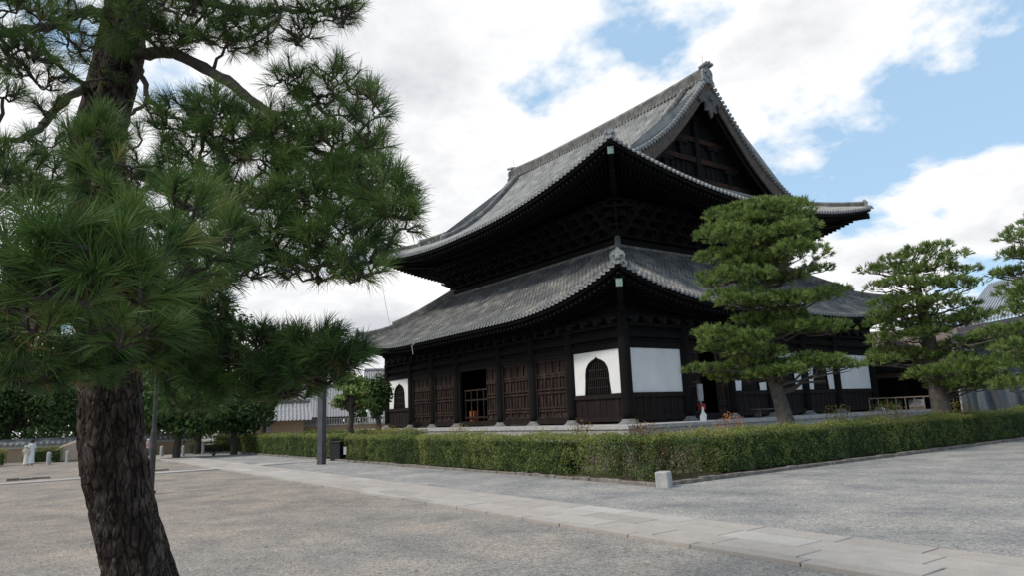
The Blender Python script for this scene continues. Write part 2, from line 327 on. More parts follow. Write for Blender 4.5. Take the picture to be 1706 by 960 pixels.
path_slabs('cross_path', (-4.0, -40), (0, 1), (-1, 0), 21.9, [.32, .50], z=.03, seed=5)
path_slabs('cross_path', (-4.55, -16.46), (0, 1), (-1, 0), 6, [.5, .5], z=.03, seed=6)
sb = MB(); sb.box(-60, 60, -18.10, -16.50, -.2, -.004); tag(sb.build('path_bed', soil), kind='structure')
# planting beds inside the hedges
bd = MB(); bd.box(-30, 13.95, -12.9, -3.2, -.3, .02); bd.box(3.2, 13.95, -3.2, 60, -.3, .019); tag(bd.build('planting_bed', soil), kind='structure')
def edging(pts, seed):
    r = random.Random(seed); m = MB()
    for (x0, y0), (x1, y1) in zip(pts[:-1], pts[1:]):
        L = math.hypot(x1-x0, y1-y0); d = np.array([(x1-x0)/L, (y1-y0)/L, 0]); s = 0
        while s < L-.2:
            l = r.uniform(.3, .75); c = np.array([x0, y0, 0])+d*(s+l/2); n = np.array([-d[1], d[0], 0]); h = r.uniform(.05, .085)
            an = r.uniform(-.04, .04); d2 = d*math.cos(an)+n*math.sin(an); n2 = np.cross([0, 0, 1], d2)
            m.obox(c+n*r.uniform(-.015, .015)+np.array([0, 0, h/2-.05]), d2*(l/2-.008), n2*.06, (0, 0, (h+.1)/2)); s += l
    o = m.build('kerb', kerb_stone); tag(o, kind='structure')
    bv = o.modifiers.new('b', 'BEVEL'); bv.width = .012; bv.segments = 2
edging([(-4.9, -13.25), (14.25, -13.25), (14.25, 45)], 2); edging([(-29, -13.25), (-5.9, -13.25)], 3)
edging([(-6.4, -22.6), (-6.4, -19.4)], 7); edging([(-6.4, -24.8), (-6.4, -23.4)], 8); pass

# ------------------------------------------------------------------ the hall
W, D = 27.377, 23.461
LC = [0, 4.2, 7.627, 11.055, 16.322, 19.75, 23.177, 27.377]
RC = [0, 4.363, 8.052, 11.684, 15.316, 18.947, 23.461]
ZP, ZB, ZT = 1.011, 2.544, 4.793
CX, CY = -W/2, D/2
hall = empty('temple_hall', (CX, CY, 0), 'large dark timber temple hall with two tiers of grey tiled roof and white wall panels', 'temple')
# --- roof surfaces
class Roof:
    def __init__(s, hx, hy, prof, ze, lift, reach, lexp, fade):
        s.hx, s.hy, s.prof, s.ze, s.lift, s.reach, s.lexp, s.fade = hx, hy, prof, ze, lift, reach, lexp, fade
    def z(s, k, d):                        # k distance from corner along the eave, d distance in from the eave
        k = max(k, 0); l = s.lift*max(0, 1-k/s.reach)**s.lexp*max(0, 1-d/s.fade)**1.3
        return s.ze+s.prof(d)+l
    def world(s, side, u, d, z):           # u along the eave measured from its middle
        if side == 0: return (CX+u, CY-s.hy+d, z)      # south
        if side == 1: return (CX+s.hx-d, CY+u, z)      # east
        if side == 2: return (CX-u, CY+s.hy-d, z)      # north
        return (CX-s.hx+d, CY-u, z)                    # west
    def half(s, side): return s.hx if side in (0, 2) else s.hy
def interp(tab):
    xs, ys = zip(*tab); return lambda d: float(np.interp(d, xs, ys))
def smooth_prof(pts):
    xs = np.array([p[0] for p in pts], float); ys = np.array([p[1] for p in pts], float)
    c = np.polyfit(xs, ys, min(4, len(xs)-1)); return lambda d: float(np.polyval(c, d)-np.polyval(c, 0))
OU = 1.1
up_prof = smooth_prof([(0, 0), (2.4, 1.2), (5.3, 2.75), (7.4, 4.2), (9.1, 5.75), (10.5, 7.15), (12.83, 9.75)])
UPR = Roof(W/2+OU, D/2+OU, up_prof, 13.68, 1.75, 14.0, 2.2, 9.0)
lo_prof = smooth_prof([(0, 0), (2, 1.2), (4, 2.65), (6.3, 4.45)])
LOR = Roof(W/2+2.2, D/2+2.2, lo_prof, 6.98, 1.58, 10.0, 2.35, 7.0)
PITCHT = .33
def roof_face(R, side, dmax, material, name='roof_slope', fine=True, parent=None, urange=None, course=.3, rh=.135, rough=False):
    trg = np.random.default_rng(side+(10 if rough else 0))
    H = R.half(side); n = int(round(2*H/PITCHT)); p = 2*H/n
    prof = [(0, rh), (.12, rh*.86), (.22, rh*.3), (.27, -.012), (.5, -.035), (.73, -.012), (.78, rh*.3), (.88, rh*.86)] if fine else [(0, rh), (.25, 0), (.75, 0)]
    us = []; hs = []
    for i in range(n+1):
        for a, h in prof:
            u = -H+(i+a)*p-p*.5
            if u < -H-.05 or u > H+.05: continue
            if urange and not (urange[0] <= u <= urange[1]): continue
            us.append(u); hs.append(h)
    ci = np.round((np.array(us)+H)/p).astype(int); us = np.array(us); hs = np.array(hs); DM = max(dmax(u) for u in np.linspace(us[0], us[-1], 60))
    ds = []
    k = 0
    while k*course < DM-.02:
        ds.append((k*course, .026 if fine else 0)); ds.append((min((k+1)*course, DM)-.012, 0.0)); k += 1
    V = []; rows = []
    for d, st in ds:
        for u, h in zip(us, hs):
            dm = dmax(u); dd = min(d, dm); dd = max(dd, 0)
            V.append(R.world(side, u, dd, R.z(H-abs(u), dd)+h+st*((2.2 if rough and 1.3 < d < 4.0 else 1.0) if h > .03 else .8)+(trg.normal()*.006 if rough and 1.3 < d < 4.0 else 0)))
    k = len(us); F = []; T = []; tr_ = trg.normal(size=(ci.max()+2, len(ds)))*.22
    dmx = np.array([dmax(u) for u in us])
    for j in range(len(ds)-1):
        for i in range(k-1):
            if ds[j][0] >= max(dmx[i], dmx[i+1]): continue
            F.append((j*k+i, j*k+i+1, (j+1)*k+i+1, (j+1)*k+i)); d_ = ds[j][0]
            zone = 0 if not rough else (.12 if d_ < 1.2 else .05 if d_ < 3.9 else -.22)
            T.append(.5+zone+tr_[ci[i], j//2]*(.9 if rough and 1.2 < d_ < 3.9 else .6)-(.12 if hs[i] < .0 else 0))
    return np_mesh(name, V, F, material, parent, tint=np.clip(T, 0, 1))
def eave_discs(R, side, material, parent, umax=None):
    H = R.half(side); n = int(round(2*H/PITCHT)); p = 2*H/n; m = MB(); ox, oy, _ = R.world(side, 0, -1, 0); ix, iy, _ = R.world(side, 0, 0, 0)
    out = np.array([ox-ix, oy-iy, 0])
    for i in range(n+1):
        u = -H+i*p-p*.5+0.0
        if abs(u) > H: continue
        z = R.z(H-abs(u), 0)+.045; c = np.array(R.world(side, u, 0, z))
        m.tube([c-out*.1, c+out*.05], .085, 10)
        # drooping lip of the pan tile
        c2 = np.array(R.world(side, u+p*.5, 0, R.z(H-abs(u+p*.5), 0)-.055)); t = np.array([-out[1], out[0], 0])
        m.obox(c2+out*.01, t*p*.33, out*.02, (0, 0, .045))
    return m.build('eave_tiles', material, parent)
def eave_boards(R, side, parent, wall_half, zwall, taper, name='eave_boarding'):
    """fascia, soffit and the boards under the tiles"""
    H = R.half(side); m = MB(); us = np.linspace(-H, H, 81)
    for (d0, dz0, d1, dz1) in ((.10, -.10, .10, -.26), (.10, -.26, .42, -.30), (.42, -.30, .42, -.48), (.42, -.48, 1.6, -.40)):
        V = []
        for u in us:
            k = (H-abs(u)); 
            for d, dz in ((d0, dz0), (d1, dz1)):
                uu = u*(H-d)/H; z = R.z(H-abs(u), 0)+dz; V.append(R.world(side, uu, d, z))
        m.add(V, [(2*i, 2*i+2, 2*i+3, 2*i+1) for i in range(len(us)-1)])
    V = []                                   # soffit
    for u in us:
        V.append(R.world(side, u*(H-1.6)/H, 1.6, R.z(H-abs(u), 0)-.40)); ww = wall_half/H
        V.append(R.world(side, u*ww, H-wall_half if side in (0, 2) else H-wall_half, zwall+ (R.z(H-abs(u), 0)-R.ze)*.35))
    m.add(V, [(2*i, 2*i+2, 2*i+3, 2*i+1) for i in range(len(us)-1)])
    return m.build(name, wood, parent)
def rafters(R, side, parent, inset, zwall, fan, spacing=.34):
    H = R.half(side); m = MB(); n = int(2*H/spacing)
    for i in range(n+1):
        u = -H+.2+(2*H-.4)*i/n; k = H-abs(u); zl = R.z(k, 0)
        ratio = (H-inset)/H
        ui = u*ratio if fan else u
        if not fan and k < inset: di = k+.05
        else: di = inset
        def P(t, drop): 
            uu = u+(ui-u)*t/inset if fan else u
            return uu, t
        # flying rafter
        a = .22; b = min(1.9, di)
        za, zb = zl-.42, zl-.40+.02
        m.bar(R.world(side, P(a, 0)[0], a, za-.03), R.world(side, P(b, 0)[0], b, zb), .10, .13)
        if di > 1.5:
            f = min(1, (di-1.3)/max(inset-1.3, .1)); zi = zwall+(zl-R.ze)*.35
            z1 = zl-.58; z2 = z1+(zi-.18-z1)*f
            m.bar(R.world(side, P(1.3, 0)[0], 1.3, z1), R.world(side, P(di, 0)[0], di, z2), .12, .15)
    return m.build('rafters', wood, parent)

# upper roof : irimoya
GX = 3.6                                    # verge set in from the eave corner line, measured as d of the side slope
GW = 5.0                                    # gable wall plane, d of the side slope
HX, HY = UPR.hx, UPR.hy
def up_front_dmax(u):
    k = HX-abs(u); return HY if k >= GX else max(k, 0)
def up_side_dmax(u):
    k = HY-abs(u); return min(max(k, 0), GW+.15)
for s_ in (0, 2): roof_face(UPR, s_, up_front_dmax, tile, parent=hall, fine=(s_ == 0))
for s_ in (1, 3): roof_face(UPR, s_, up_side_dmax, tile, parent=hall, fine=(s_ == 1))
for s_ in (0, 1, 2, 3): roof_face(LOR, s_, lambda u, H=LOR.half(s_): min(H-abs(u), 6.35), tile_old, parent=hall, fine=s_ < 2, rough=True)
for R in (UPR, LOR):
    for s_ in (0, 1, 3): eave_discs(R, s_, tile_end, hall)
IU, IL = 4.2, 0.0
for s_ in range(4):
    eave_boards(UPR, s_, hall, UPR.half(s_)-(OU+IU), 14.6, 1); rafters(UPR, s_, hall, OU+IU, 14.55, True)
    eave_boards(LOR, s_, hall, LOR.half(s_)-2.2, 7.0, 1); rafters(LOR, s_, hall, 2.2, 6.95, False, .36)

# --- ridges
def ridge_sec(w, h, courses=4):
    pts = []; hh = h-w*.28
    for i in range(courses):
        z0 = hh*i/courses; z1 = hh*(i+1)/courses; pts += [(w/2, z0), (w/2, z0+(z1-z0)*.6), (w/2-.03, z0+(z1-z0)*.65), (w/2-.03, z1)]
    arc = [(w*.36*math.cos(t), hh+w*.36*math.sin(t)) for t in np.linspace(0, PI, 7)]
    return pts+arc+[(-x, y) for x, y in reversed(pts)]
def onigawara(c, face, h, w, parent, horns=True):
    m = MB(); face = np.array(face, float); face /= np.linalg.norm(face); lat = np.cross([0, 0, 1], face); up = np.array([0, 0, 1.])
    poly = [(-.5, 0), (-.62, .16), (-.46, .30), (-.52, .62), (-.40, .80), (-.22, .86), (0, 1), (.22, .86), (.40, .80), (.52, .62), (.46, .30), (.62, .16), (.5, 0), (.2, .08), (-.2, .08)]
    poly = [(x*w, y*h) for x, y in poly]
    m.prism(poly, c, lat, up, face, .16)
    for x, y, r in ((0, .5, .17), (-.25, .62, .08), (.25, .62, .08), (-.3, .25, .07), (.3, .25, .07)):
        p = np.array(c)+lat*x*w+up*y*h; m.tube([p, p+face*.15, p+face*.19], [r*h, r*h*.9, r*h*.5], 12)
    if horns:
        for x in (-.28, 0, .28):
            p = np.array(c)+lat*x*w+up*(h*.95+(.08 if x == 0 else 0)); m.tube([p-face*.35, p+face*.32+up*.12], .075*h+.02, 10)
    return m.build('ridge_end_tile', tile_end, parent)
zr = UPR.ze+up_prof(HY)
XN, XF = CX+HX-GX+.15, CX-HX+GX-.15
def ridge_z(x): return zr-.30+.30*abs((x-CX)/(XN-CX))**3
xs = np.linspace(XF, XN, 41)
MB().sweep([(x, CY, ridge_z(x)) for x in xs], ridge_sec(.62, 1.0, 6)).build('main_ridge', tile_ridge, hall)
m = MB()
for i, x in enumerate(np.arange(XF+.3, XN-.2, .33)):      # round tiles at the foot of the ridge
    for sgn in (-1, 1): m.tube([(x, CY+sgn*.20, ridge_z(x)+.12), (x, CY+sgn*.42, ridge_z(x)+.09)], .085, 8)
m.build('ridge_foot_tiles', tile_end, hall)
m = MB()
for x in np.arange(XF+1.2, XN-.8, 1.7):
    m.tube([(x, CY-.35, ridge_z(x)+.08), (x, CY-.335, ridge_z(x)+.8), (x, CY, ridge_z(x)+1.03), (x, CY+.335, ridge_z(x)+.8)], .014, 5)
m.build('ridge_ties', tile_end, hall)
for xe, f in ((XN+.02, 1), (XF-.02, -1)):
    onigawara((xe, CY, ridge_z(xe)-.35), (f, 0, 0), 1.35, 1.0, hall)
    m = MB(); m.tube([(xe-f*.25, CY, ridge_z(xe)+1.3), (xe-f*.25, CY, ridge_z(xe)+1.95)], .012, 5); m.build('lightning_rod', metal_dark, hall)
# descending ridges beside the gable, verge tiles, bargeboards
for f in (1, -1):
    xv = CX+f*(HX-GX)
    for sg in (-1, 1):
        side_w = lambda x, d, dz: (x, CY+sg*(HY-d), UPR.z(HX-abs(x-CX), d)+dz)
        ds = np.linspace(HY-.5, 4.4, 26)
        MB().sweep([side_w(xv-f*1.35, d, .04) for d in ds], ridge_sec(.34, .42, 3)).build('descending_ridge', tile_ridge, hall)
        onigawara(np.array(side_w(xv-f*1.35, 4.3, -.12)), (0, sg, 0), .8, .55, hall, horns=False)
        # verge: edge roll and a row of outward facing round tiles
        ds2 = np.linspace(HY-.1, GX-.3, 40)
        MB().sweep([side_w(xv+f*.02, d, -.02) for d in ds2], [(.17, 0), (.17, .12), (.1, .2), (-.1, .2), (-.17, .12), (-.17, 0)]).build('verge_roll', tile_ridge, hall)
        m = MB(); d = HY-.25
        while d > GX-.2:
            a = np.array(side_w(xv, d, .22)); m.tube([a-np.array([f*.55, 0, 0]), a+np.array([f*.30, 0, -.05])], .125, 10)
            b2 = np.array(side_w(xv, d-.13, .02)); m.obox(b2+np.array([f*.14, 0, 0]), (.1, 0, 0), (0, .07, 0), (0, 0, .07))
            sl = abs(UPR.prof(d)-UPR.prof(d-.1))/.1; d -= .33/math.sqrt(1+sl*sl)
        m.build('verge_tiles', tile_end, hall)
        # bargeboards
        def board(x, top, hgt, thick, name, mt, d1=GX-.1):
            ds3 = np.linspace(HY, d1, 34); V = []
            for i, d in enumerate(ds3):
                t = i/33; hh = hgt*(.82+.35*t*t)
                p = np.array((x, CY+sg*(HY-d), UPR.z(HX-abs(xv-CX), d)-top))
                for xx in (-thick/2, thick/2):
                    for zz in (0, -hh): V.append(p+np.array([xx*f, 0, zz]))
            n = len(ds3)
            F = []
            for i in range(n-1):
                a = i*4; b = a+4
                F += [(a, b, b+1, a+1), (a+2, a+3, b+3, b+2), (a, a+2, b+2, b), (a+1, b+1, b+3, a+3)]
            F += [(0, 1, 3, 2), (4*n-4, 4*n-2, 4*n-1, 4*n-3)]
            MB().add(V, F).build(name, mt, hall)
        board(xv+f*.05, .12, .95, .12, 'bargeboard', wood_pale)
        board(xv-f*.22, .15, 1.30, .10, 'inner_bargeboard', wood)
        # soffit of the verge overhang
        ds3 = np.linspace(HY, GX, 30); V = []
        for d in ds3:
            for x in (xv+f*.0, CX+f*(HX-GW-.4)): V.append((x, CY+sg*(HY-d), UPR.z(HX-abs(xv-CX), d)-.16))
        MB().add(V, [(2*i, 2*i+1, 2*i+3, 2*i+2) for i in range(29)]).build('verge_soffit', wood, hall)
        # small boards filling the end under the tiles
    # gable wall
    xg = CX+f*(HX-GW); ys = np.linspace(-(HY-5.0), HY-5.0, 61)
    V = []; 
    for y in ys: V += [(xg, CY+y, UPR.ze+up_prof(GW)-.5), (xg, CY+y, UPR.z(99, HY-abs(y))-.10)]
    MB().add(V, [(2*i, 2*i+2, 2*i+3, 2*i+1) for i in range(60)]).build('gable_wall', wood, hall)
    m = MB(); zb = UPR.ze+up_prof(GW)
    for z0, hh in ((zb+.25, .45), (zb+1.75, .36), (zb+3.2, .34)):
        half = next((h for h in np.arange(9, .4, -.1) if UPR.z(99, HY-h) > z0+hh+.5), .5)
        m.box(min(xg, xg+f*.22), max(xg, xg+f*.22), CY-half, CY+half, z0, z0+hh)
    m.build('gable_beam', gable_wood, hall)
    m = MB()
    for y, z0, z1 in ((0, zb+.7, zb+5.2), (-3.2, zb+.7, zb+1.75), (3.2, zb+.7, zb+1.75), (-1.6, zb+2.1, zb+3.2), (1.6, zb+2.1, zb+3.2), (-6, zb, zb+.9), (6, zb, zb+.9)):
        m.box(min(xg, xg+f*.26), max(xg, xg+f*.26), CY+y-.2, CY+y+.2, z0, z1)
        m.box(min(xg, xg+f*.34), max(xg, xg+f*.34), CY+y-.55, CY+y+.55, z1-.32, z1-.08)
    for y in np.arange(-8, 8.1, .5):
        zt = min(zb+1.7, UPR.z(99, HY-abs(y))-.3)
        if zt > zb+.8: m.box(min(xg, xg+f*.06), max(xg, xg+f*.06), CY+y-.04, CY+y+.04, zb+.7, zt)
    m.build('gable_struts', wood, hall)
    m = MB(); m.box(min(xg, xg+f*.5), max(xg, xg+f*.5), CY-8.3, CY+8.3, zb+.02, zb+.2); m.build('gable_sill', tile_end, hall)
    # pendant under the peak, carved
    poly = [(0, .1), (.35, 0), (.85, -.25), (1.25, -.75), (1.02, -.72), (.92, -.95), (.70, -.70), (.55, -.85), (.50, -1.15), (.62, -1.35), (.40, -1.40), (.22, -1.30), (.12, -1.62), (0, -1.85)]
    poly = poly+[(-x, y) for x, y in reversed(poly[1:-1])]
    m = MB(); zt = UPR.z(HX-abs(xv-CX), HY)-.95
    m.prism(poly, (xv+f*.2, CY, zt), (0, 1, 0), (0, 0, 1), (1, 0, 0), .14)
    m.tube([(xv+f*.2, CY, zt-.45), (xv+f*.42, CY, zt-.45)], .2, 6)
    m.build('gable_pendant', mat('carved_wood', (.05, .047, .045), .85, var=[(.12, .115, .11)], scale=6) if f == 1 else MATS['carved_wood'], hall)
# hip ridges
def hip(R, sx, sy, d0, d1, w, h, parent, dz=.06, mt=None):
    P = []
    for d in np.linspace(d0, d1, 18): P.append((CX+sx*(R.hx-d), CY+sy*(R.hy-d), R.z(d, d)+dz))
    # curl at the tip
    return MB().sweep(P, ridge_sec(w, h, 4)).build('hip_ridge', mt or tile_ridge, parent), P
for sx in (-1, 1):
    for sy in (-1, 1):
        fc = (sx, sy, 0)
        o, P = hip(UPR, sx, sy, GX+.6, 3.15, .36, .55, hall, .10)
        hip(UPR, sx, sy, 4.9, 3.15, .36, .55, hall, .12)
        onigawara(np.array(P[-1])-np.array([0, 0, .12]), fc, .70, .55, hall, horns=False)
        o, P = hip(UPR, sx, sy, 3.3, .35, .3, .34, hall, .10)
        onigawara(np.array(P[-1])-np.array([0, 0, .2]), fc, .72, .6, hall, horns=False)
        o, P = hip(LOR, sx, sy, 6.5, 2.6, .36, .55, hall, .10)
        o, P = hip(LOR, sx, sy, 2.7, .3, .3, .34, hall, .10)
        onigawara(np.array(P[-1])-np.array([0, 0, .22]), fc, .92, .72, hall, horns=False)
        # hip rafters with capped ends
        for R, ins, zw in ((UPR, OU+IU, 14.3), (LOR, 2.2, 6.9)):
            c = R.z(0, 0)
            a = np.array([CX+sx*(R.hx-.25), CY+sy*(R.hy-.25), c-(.62 if R is UPR else .95)]); b = np.array([CX+sx*(R.hx-ins), CY+sy*(R.hy-ins), zw])
            a2 = np.array([CX+sx*(R.hx-1.5), CY+sy*(R.hy-1.5), c-1.0])
            o = MB().bar(a, b, .28, .36).bar(a2, b-np.array([0, 0, .3]), .30, .34).build('hip_rafter', wood, hall)
            e = (a-b)/np.linalg.norm(a-b)
            MB().bar(a-e*.02, a+e*.05, .31, .40).build('rafter_cap', copper, o)
# flashing ridge where the lower roof meets the upper wall
zt = LOR.ze+lo_prof(6.3)-.28
m = MB(); q0x, q0y = LOR.hx-6.25, LOR.hy-6.25
for a, b in (((-1, -1), (1, -1)), ((1, -1), (1, 1)), ((1, 1), (-1, 1)), ((-1, 1), (-1, -1))):
    p = (CX+a[0]*q0x, CY+a[1]*q0y, zt-.1); q = (CX+b[0]*q0x, CY+b[1]*q0y, zt-.1); p = np.array(p); q = np.array(q)
    m.sweep([p+(q-p)*t for t in np.linspace(0, 1, 12)], ridge_sec(.42, .48, 4))
m.build('wall_ridge', tile_ridge, hall)

# --- upper body
bx0, bx1, by0, by1 = -W+IU, -IU, IU, D-IU
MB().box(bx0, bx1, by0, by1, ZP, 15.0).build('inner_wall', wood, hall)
m = MB()
for z0, z1, e in ((11.55, 11.85, .28), (12.0, 12.12, .40), (12.95, 13.1, .5)):
    m.box(bx0-e, bx1+e, by0-e, by1+e, z0, z1)
m.build('wall_beams', wood, hall)
def bracket_mesh():
    m = MB()                                 # local: y outward is -Y, x along the wall
    m.box(-.22, .22, -.50, 0, 12.12, 12.40)
    for t, (o, z, hw) in enumerate(((.45, 12.42, .55), (.95, 12.85, .62), (1.5, 13.30, .70))):
        m.box(-.075, .075, -o-.22, 0, z, z+.20)
        m.box(-hw, hw, -o-.07, -o+.07, z+.2, z+.36)
        for x in (-hw+.1, 0, hw-.1): m.box(x-.12, x+.12, -o-.12, -o+.12, z+.36, z+.50)
        # pointed nose tilted down and out
        m.obox((0, -o-.45, z-.02), (.06, 0, 0), (0, .38, -.17), (0, .03, .07))
    return m
br = bracket_mesh(); br_me = None
def place_bracket(x, y, rz):
    global br_me
    if br_me is None:
        o = br.build('bracket', wood_bracket); br_me = o.data
    else: o = bpy.data.objects.new('bracket', br_me); col.objects.link(o)
    o.parent = hall; o.location = (x-CX, y-CY, 0); o.rotation_euler = (0, 0, rz)
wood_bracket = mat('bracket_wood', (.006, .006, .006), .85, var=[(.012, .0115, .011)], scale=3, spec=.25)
nx, ny = 14, 11
for i in range(nx+1):
    x = bx0+(bx1-bx0)*i/nx; place_bracket(x, by0, 0); place_bracket(x, by1, PI)
for i in range(ny+1):
    y = by0+(by1-by0)*i/ny; place_bracket(bx1, y, PI/2); place_bracket(bx0, y, -PI/2)
for x, y, rz in ((bx1, by0, PI/4), (bx0, by0, -PI/4), (bx1, by1, 3*PI/4), (bx0, by1, -3*PI/4)): place_bracket(x, y, rz)
m = MB()
for o, z in ((.45, 13.0), (.95, 13.42), (1.5, 13.85)):
    for (x0, x1, y0, y1) in ((bx0-o, bx1+o, by0-o-.06, by0-o+.06), (bx0-o, bx1+o, by1+o-.06, by1+o+.06), (bx1+o-.06, bx1+o+.06, by0-o, by1+o), (bx0-o-.06, bx0-o+.06, by0-o, by1+o)):
        m.box(x0, x1, y0, y1, z-.08, z+.08)
m.build('bracket_purlins', wood, hall)

# --- lower walls
def wpt(side, s): return (-s, 0.0) if side == 0 else (0.0, s)     # near corner at origin
def wall_poly(m, side, s0, s1, z0, z1, off, th):
    """box on the south (0) or east (1) wall, s along it from the near corner, off outward face, th thickness"""
    if side == 0: m.box(-s1, -s0, -off, -off+th, z0, z1)
    else: m.box(off-th, off, s0, s1, z0, z1)
for side, cols_ in ((0, LC), (1, RC)):
    m = MB(); e = cols_[-1]
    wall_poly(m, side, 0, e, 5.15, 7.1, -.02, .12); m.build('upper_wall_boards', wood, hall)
    m = MB()
    for z0, z1, off in ((ZT+.04, ZT+.32, .12), (5.35, 5.62, .16), (5.9, 6.05, .26), (6.35, 6.6, .2)): wall_poly(m, side, -.2, e+.2, z0, z1, off, .3)
    m.build('tie_beams', wood, hall)
    m = MB()
    for z, o_, w in ((6.05, .45, .14), (6.214, .34, .34)): wall_poly(m, side, .5-w, .5+w, z, z+.16, o_, .35)
    b0 = m.build('bracket_block', wood_bracket, hall); b0.location = b0.matrix_parent_inverse.inverted() @ b0.location if False else (0, 0, 0)
    for s in np.arange(1.55, e, 1.05):
        c_ = b0.copy(); col.objects.link(c_); c_.parent = hall; c_.matrix_parent_inverse = b0.matrix_parent_inverse.copy(); c_.location = (-(s-.5), 0, 0) if side == 0 else (0, s-.5, 0)
# rear walls
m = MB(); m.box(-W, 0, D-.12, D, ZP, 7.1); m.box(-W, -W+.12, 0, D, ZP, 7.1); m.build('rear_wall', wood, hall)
m = MB(); m.box(-W+.1, -.1, .1, D-.1, 6.9, 7.05); m.build('ceiling', wood, hall)
def column(x, y):
    c = MB().lathe((x, y, 0), [(.27, ZP+.22), (.30, ZP+.6), (.30, 5.2), (.26, 7.0)], 16).build('column', wood, hall, smooth=True)
    MB().lathe((x, y, ZP), [(.56, 0), (.54, .03), (.44, .10), (.38, .16), (.36, .20), (.33, .24), (.2, .24)], 20).build('column_base', stone_dark, c)
for s in LC: column(-s, 0)
for s in RC[1:]: column(0, s)
for s in RC[1:]: column(-W, s)
def ogee(w, h):                              # half-width w at the sill; (x,z) outline from lower left, over the peak
    P = [(-w*1.06, 0), (-w*.97, h*.35), (-w*.95, h*.55), (-w*.88, h*.70), (-w*.68, h*.83), (-w*.42, h*.905), (-w*.18, h*.945), (-w*.07, h*.965), (0, h)]
    return P+[(-x, z) for x, z in reversed(P[:-1])]
def panel_bay(side, s0, s1, window):
    s0 += .30; s1 -= .30; mid = (s0+s1)/2
    wx = (lambda s: -s) if side == 0 else (lambda s: s)
    def P(s, z, off): return (-s, -off, z) if side == 0 else (off, s, z)
    def grid(poly, off):                    # put (s,z) points on the wall
        return [P(s, z, off) for s, z in poly]
    if not window:
        MB().add(grid([(s0, ZB), (s1, ZB), (s1, ZT), (s0, ZT)], .02)+grid([(s0, ZB), (s1, ZB), (s1, ZT), (s0, ZT)], -.06), [(0, 1, 2, 3), (4, 5, 6, 7)]+[(k, (k+1) % 4, (k+1) % 4+4, k+4) for k in range(4)]).build('plaster_panel', plaster, hall)
    else:
        w = (s1-s0)*.265; h = (ZT-ZB)*.87
        og = [(mid+x, ZB+z) for x, z in ogee(w, h)]; n = len(og)
        # strip of quads between opening and panel border
        outer = []
        for i, (x, z) in enumerate(og):
            if x <= s0+ (mid-s0)*.0: pass
            t = i/(n-1)
            if i == 0: q = (s0, ZB)
            elif i == n-1: q = (s1, ZB)
            elif i < 4: q = (s0, z)
            elif i > n-5: q = (s1, z)
            else: q = (s0+(s1-s0)*(i-4)/(n-9), ZT)
            outer.append(q)
        V = grid(og, .02)+grid(outer, .02)+grid(og, -.10); F = [(i, i+1, n+i+1, n+i) for i in range(n-1)]+[(i, i+1, 2*n+i+1, 2*n+i) for i in range(n-1)]
        # corners of the rectangle
        V += grid([(s0, ZT), (s1, ZT)], .02); a = len(V)-2
        F += [(n+3, n+4, a), (n+n-4, a+1, n+n-5)]
        MB().add(V, F).build('plaster_panel', plaster, hall)
        wn = MB()
        for sc_, o0, o1 in ((1.0, -.04, .045),):  # frame
            inn = [(mid+(x-mid)*.90, ZB+.02+(z-ZB)*.945) for x, z in og]
            V = grid(og, .045)+grid(inn, .045)+grid(inn, -.08)+grid(og, .0)
            wn.add(V, [(i, i+1, n+i+1, n+i) for i in range(n-1)]+[(n+i, n+i+1, 2*n+i+1, 2*n+i) for i in range(n-1)]+[(i, i+1, 3*n+i+1, 3*n+i) for i in range(n-1)])
        wo = wn.build('window', wood, hall)
        lt = MB(); nb = 13
        for k in range(1, nb):
            s = mid-w+2*w*k/nb; zt_ = np.interp(abs(s-mid), [0, w*.18, w*.42, w*.68, w*.88, w*.97], [h, h*.945, h*.9, h*.83, h*.7, h*.4])
            wall_poly(lt, side, s-.022, s+.022, ZB+.02, ZB+zt_-.05, -.03, .04)
        for z in (ZB+.35, ZB+.8, ZB+1.25):
            wall_poly(lt, side, mid-w*.97, mid+w*.97, z, z+.035, -.02, .05)
        lt.build('lattice', wood_lat, wo)
    m = MB(); wall_poly(m, side, s0-.02, s1+.02, ZB-.24, ZB-.01, .12, .24); wall_poly(m, side, s0-.02, s1+.02, ZP+.12, ZP+.38, .12, .24)
    m.build('wall_rail', wood_mid, hall)
    m = MB(); n = int((s1-s0)/.24)
    for k in range(n):
        a = s0+(s1-s0)*k/n; wall_poly(m, side, a+.008, a+(s1-s0)/n-.008, ZP+.38, ZB-.24, .03+.012*(k % 2), .06)
    m.build('wainscot', wood_mid, hall)
wood_lat = mat('lattice_wood', (.014, .012, .011), .8, var=[(.025, .021, .018)], scale=3)
wood_mid = mat('wainscot_wood', (.006, .0045, .004), .8, var=[(.011, .007, .006), (.024, .014, .011)], scale=2.5, stretch=(3, 3, .25), bump=.25, bscale=25, spec=.2)
def door_leaf(side, s0, s1, z0, z1, off, parent, label=None):
    m = MB(); n = 2; st = .085
    wall_poly(m, side, s0, s1, z0, z1, off-.05, .03)
    xs_ = [s0+(s1-s0)*k/n for k in range(n+1)]
    for k, s in enumerate(xs_): wall_poly(m, side, max(s0, s-st/2), min(s1, s+st/2), z0, z1, off+.02, .05)
    zs = [z0, z0+.38, z0+.55, z0+1.38, z0+1.58, z0+2.28, z0+2.42, z1-.12]
    for z in zs: wall_poly(m, side, s0, s1, z, z+.11, off+.035, .05)
    for k in range(n):
        a, b = xs_[k]+st*.5, xs_[k+1]-st*.5
        for z in (z0+.6, z0+1.66):
            mid = (a+b)/2; wall_poly(m, side, mid-.03, mid+.03, z, z+.72, off, .03)
    d = m.build('door', wood_red, parent)
    if label: d['label'] = label
    return d
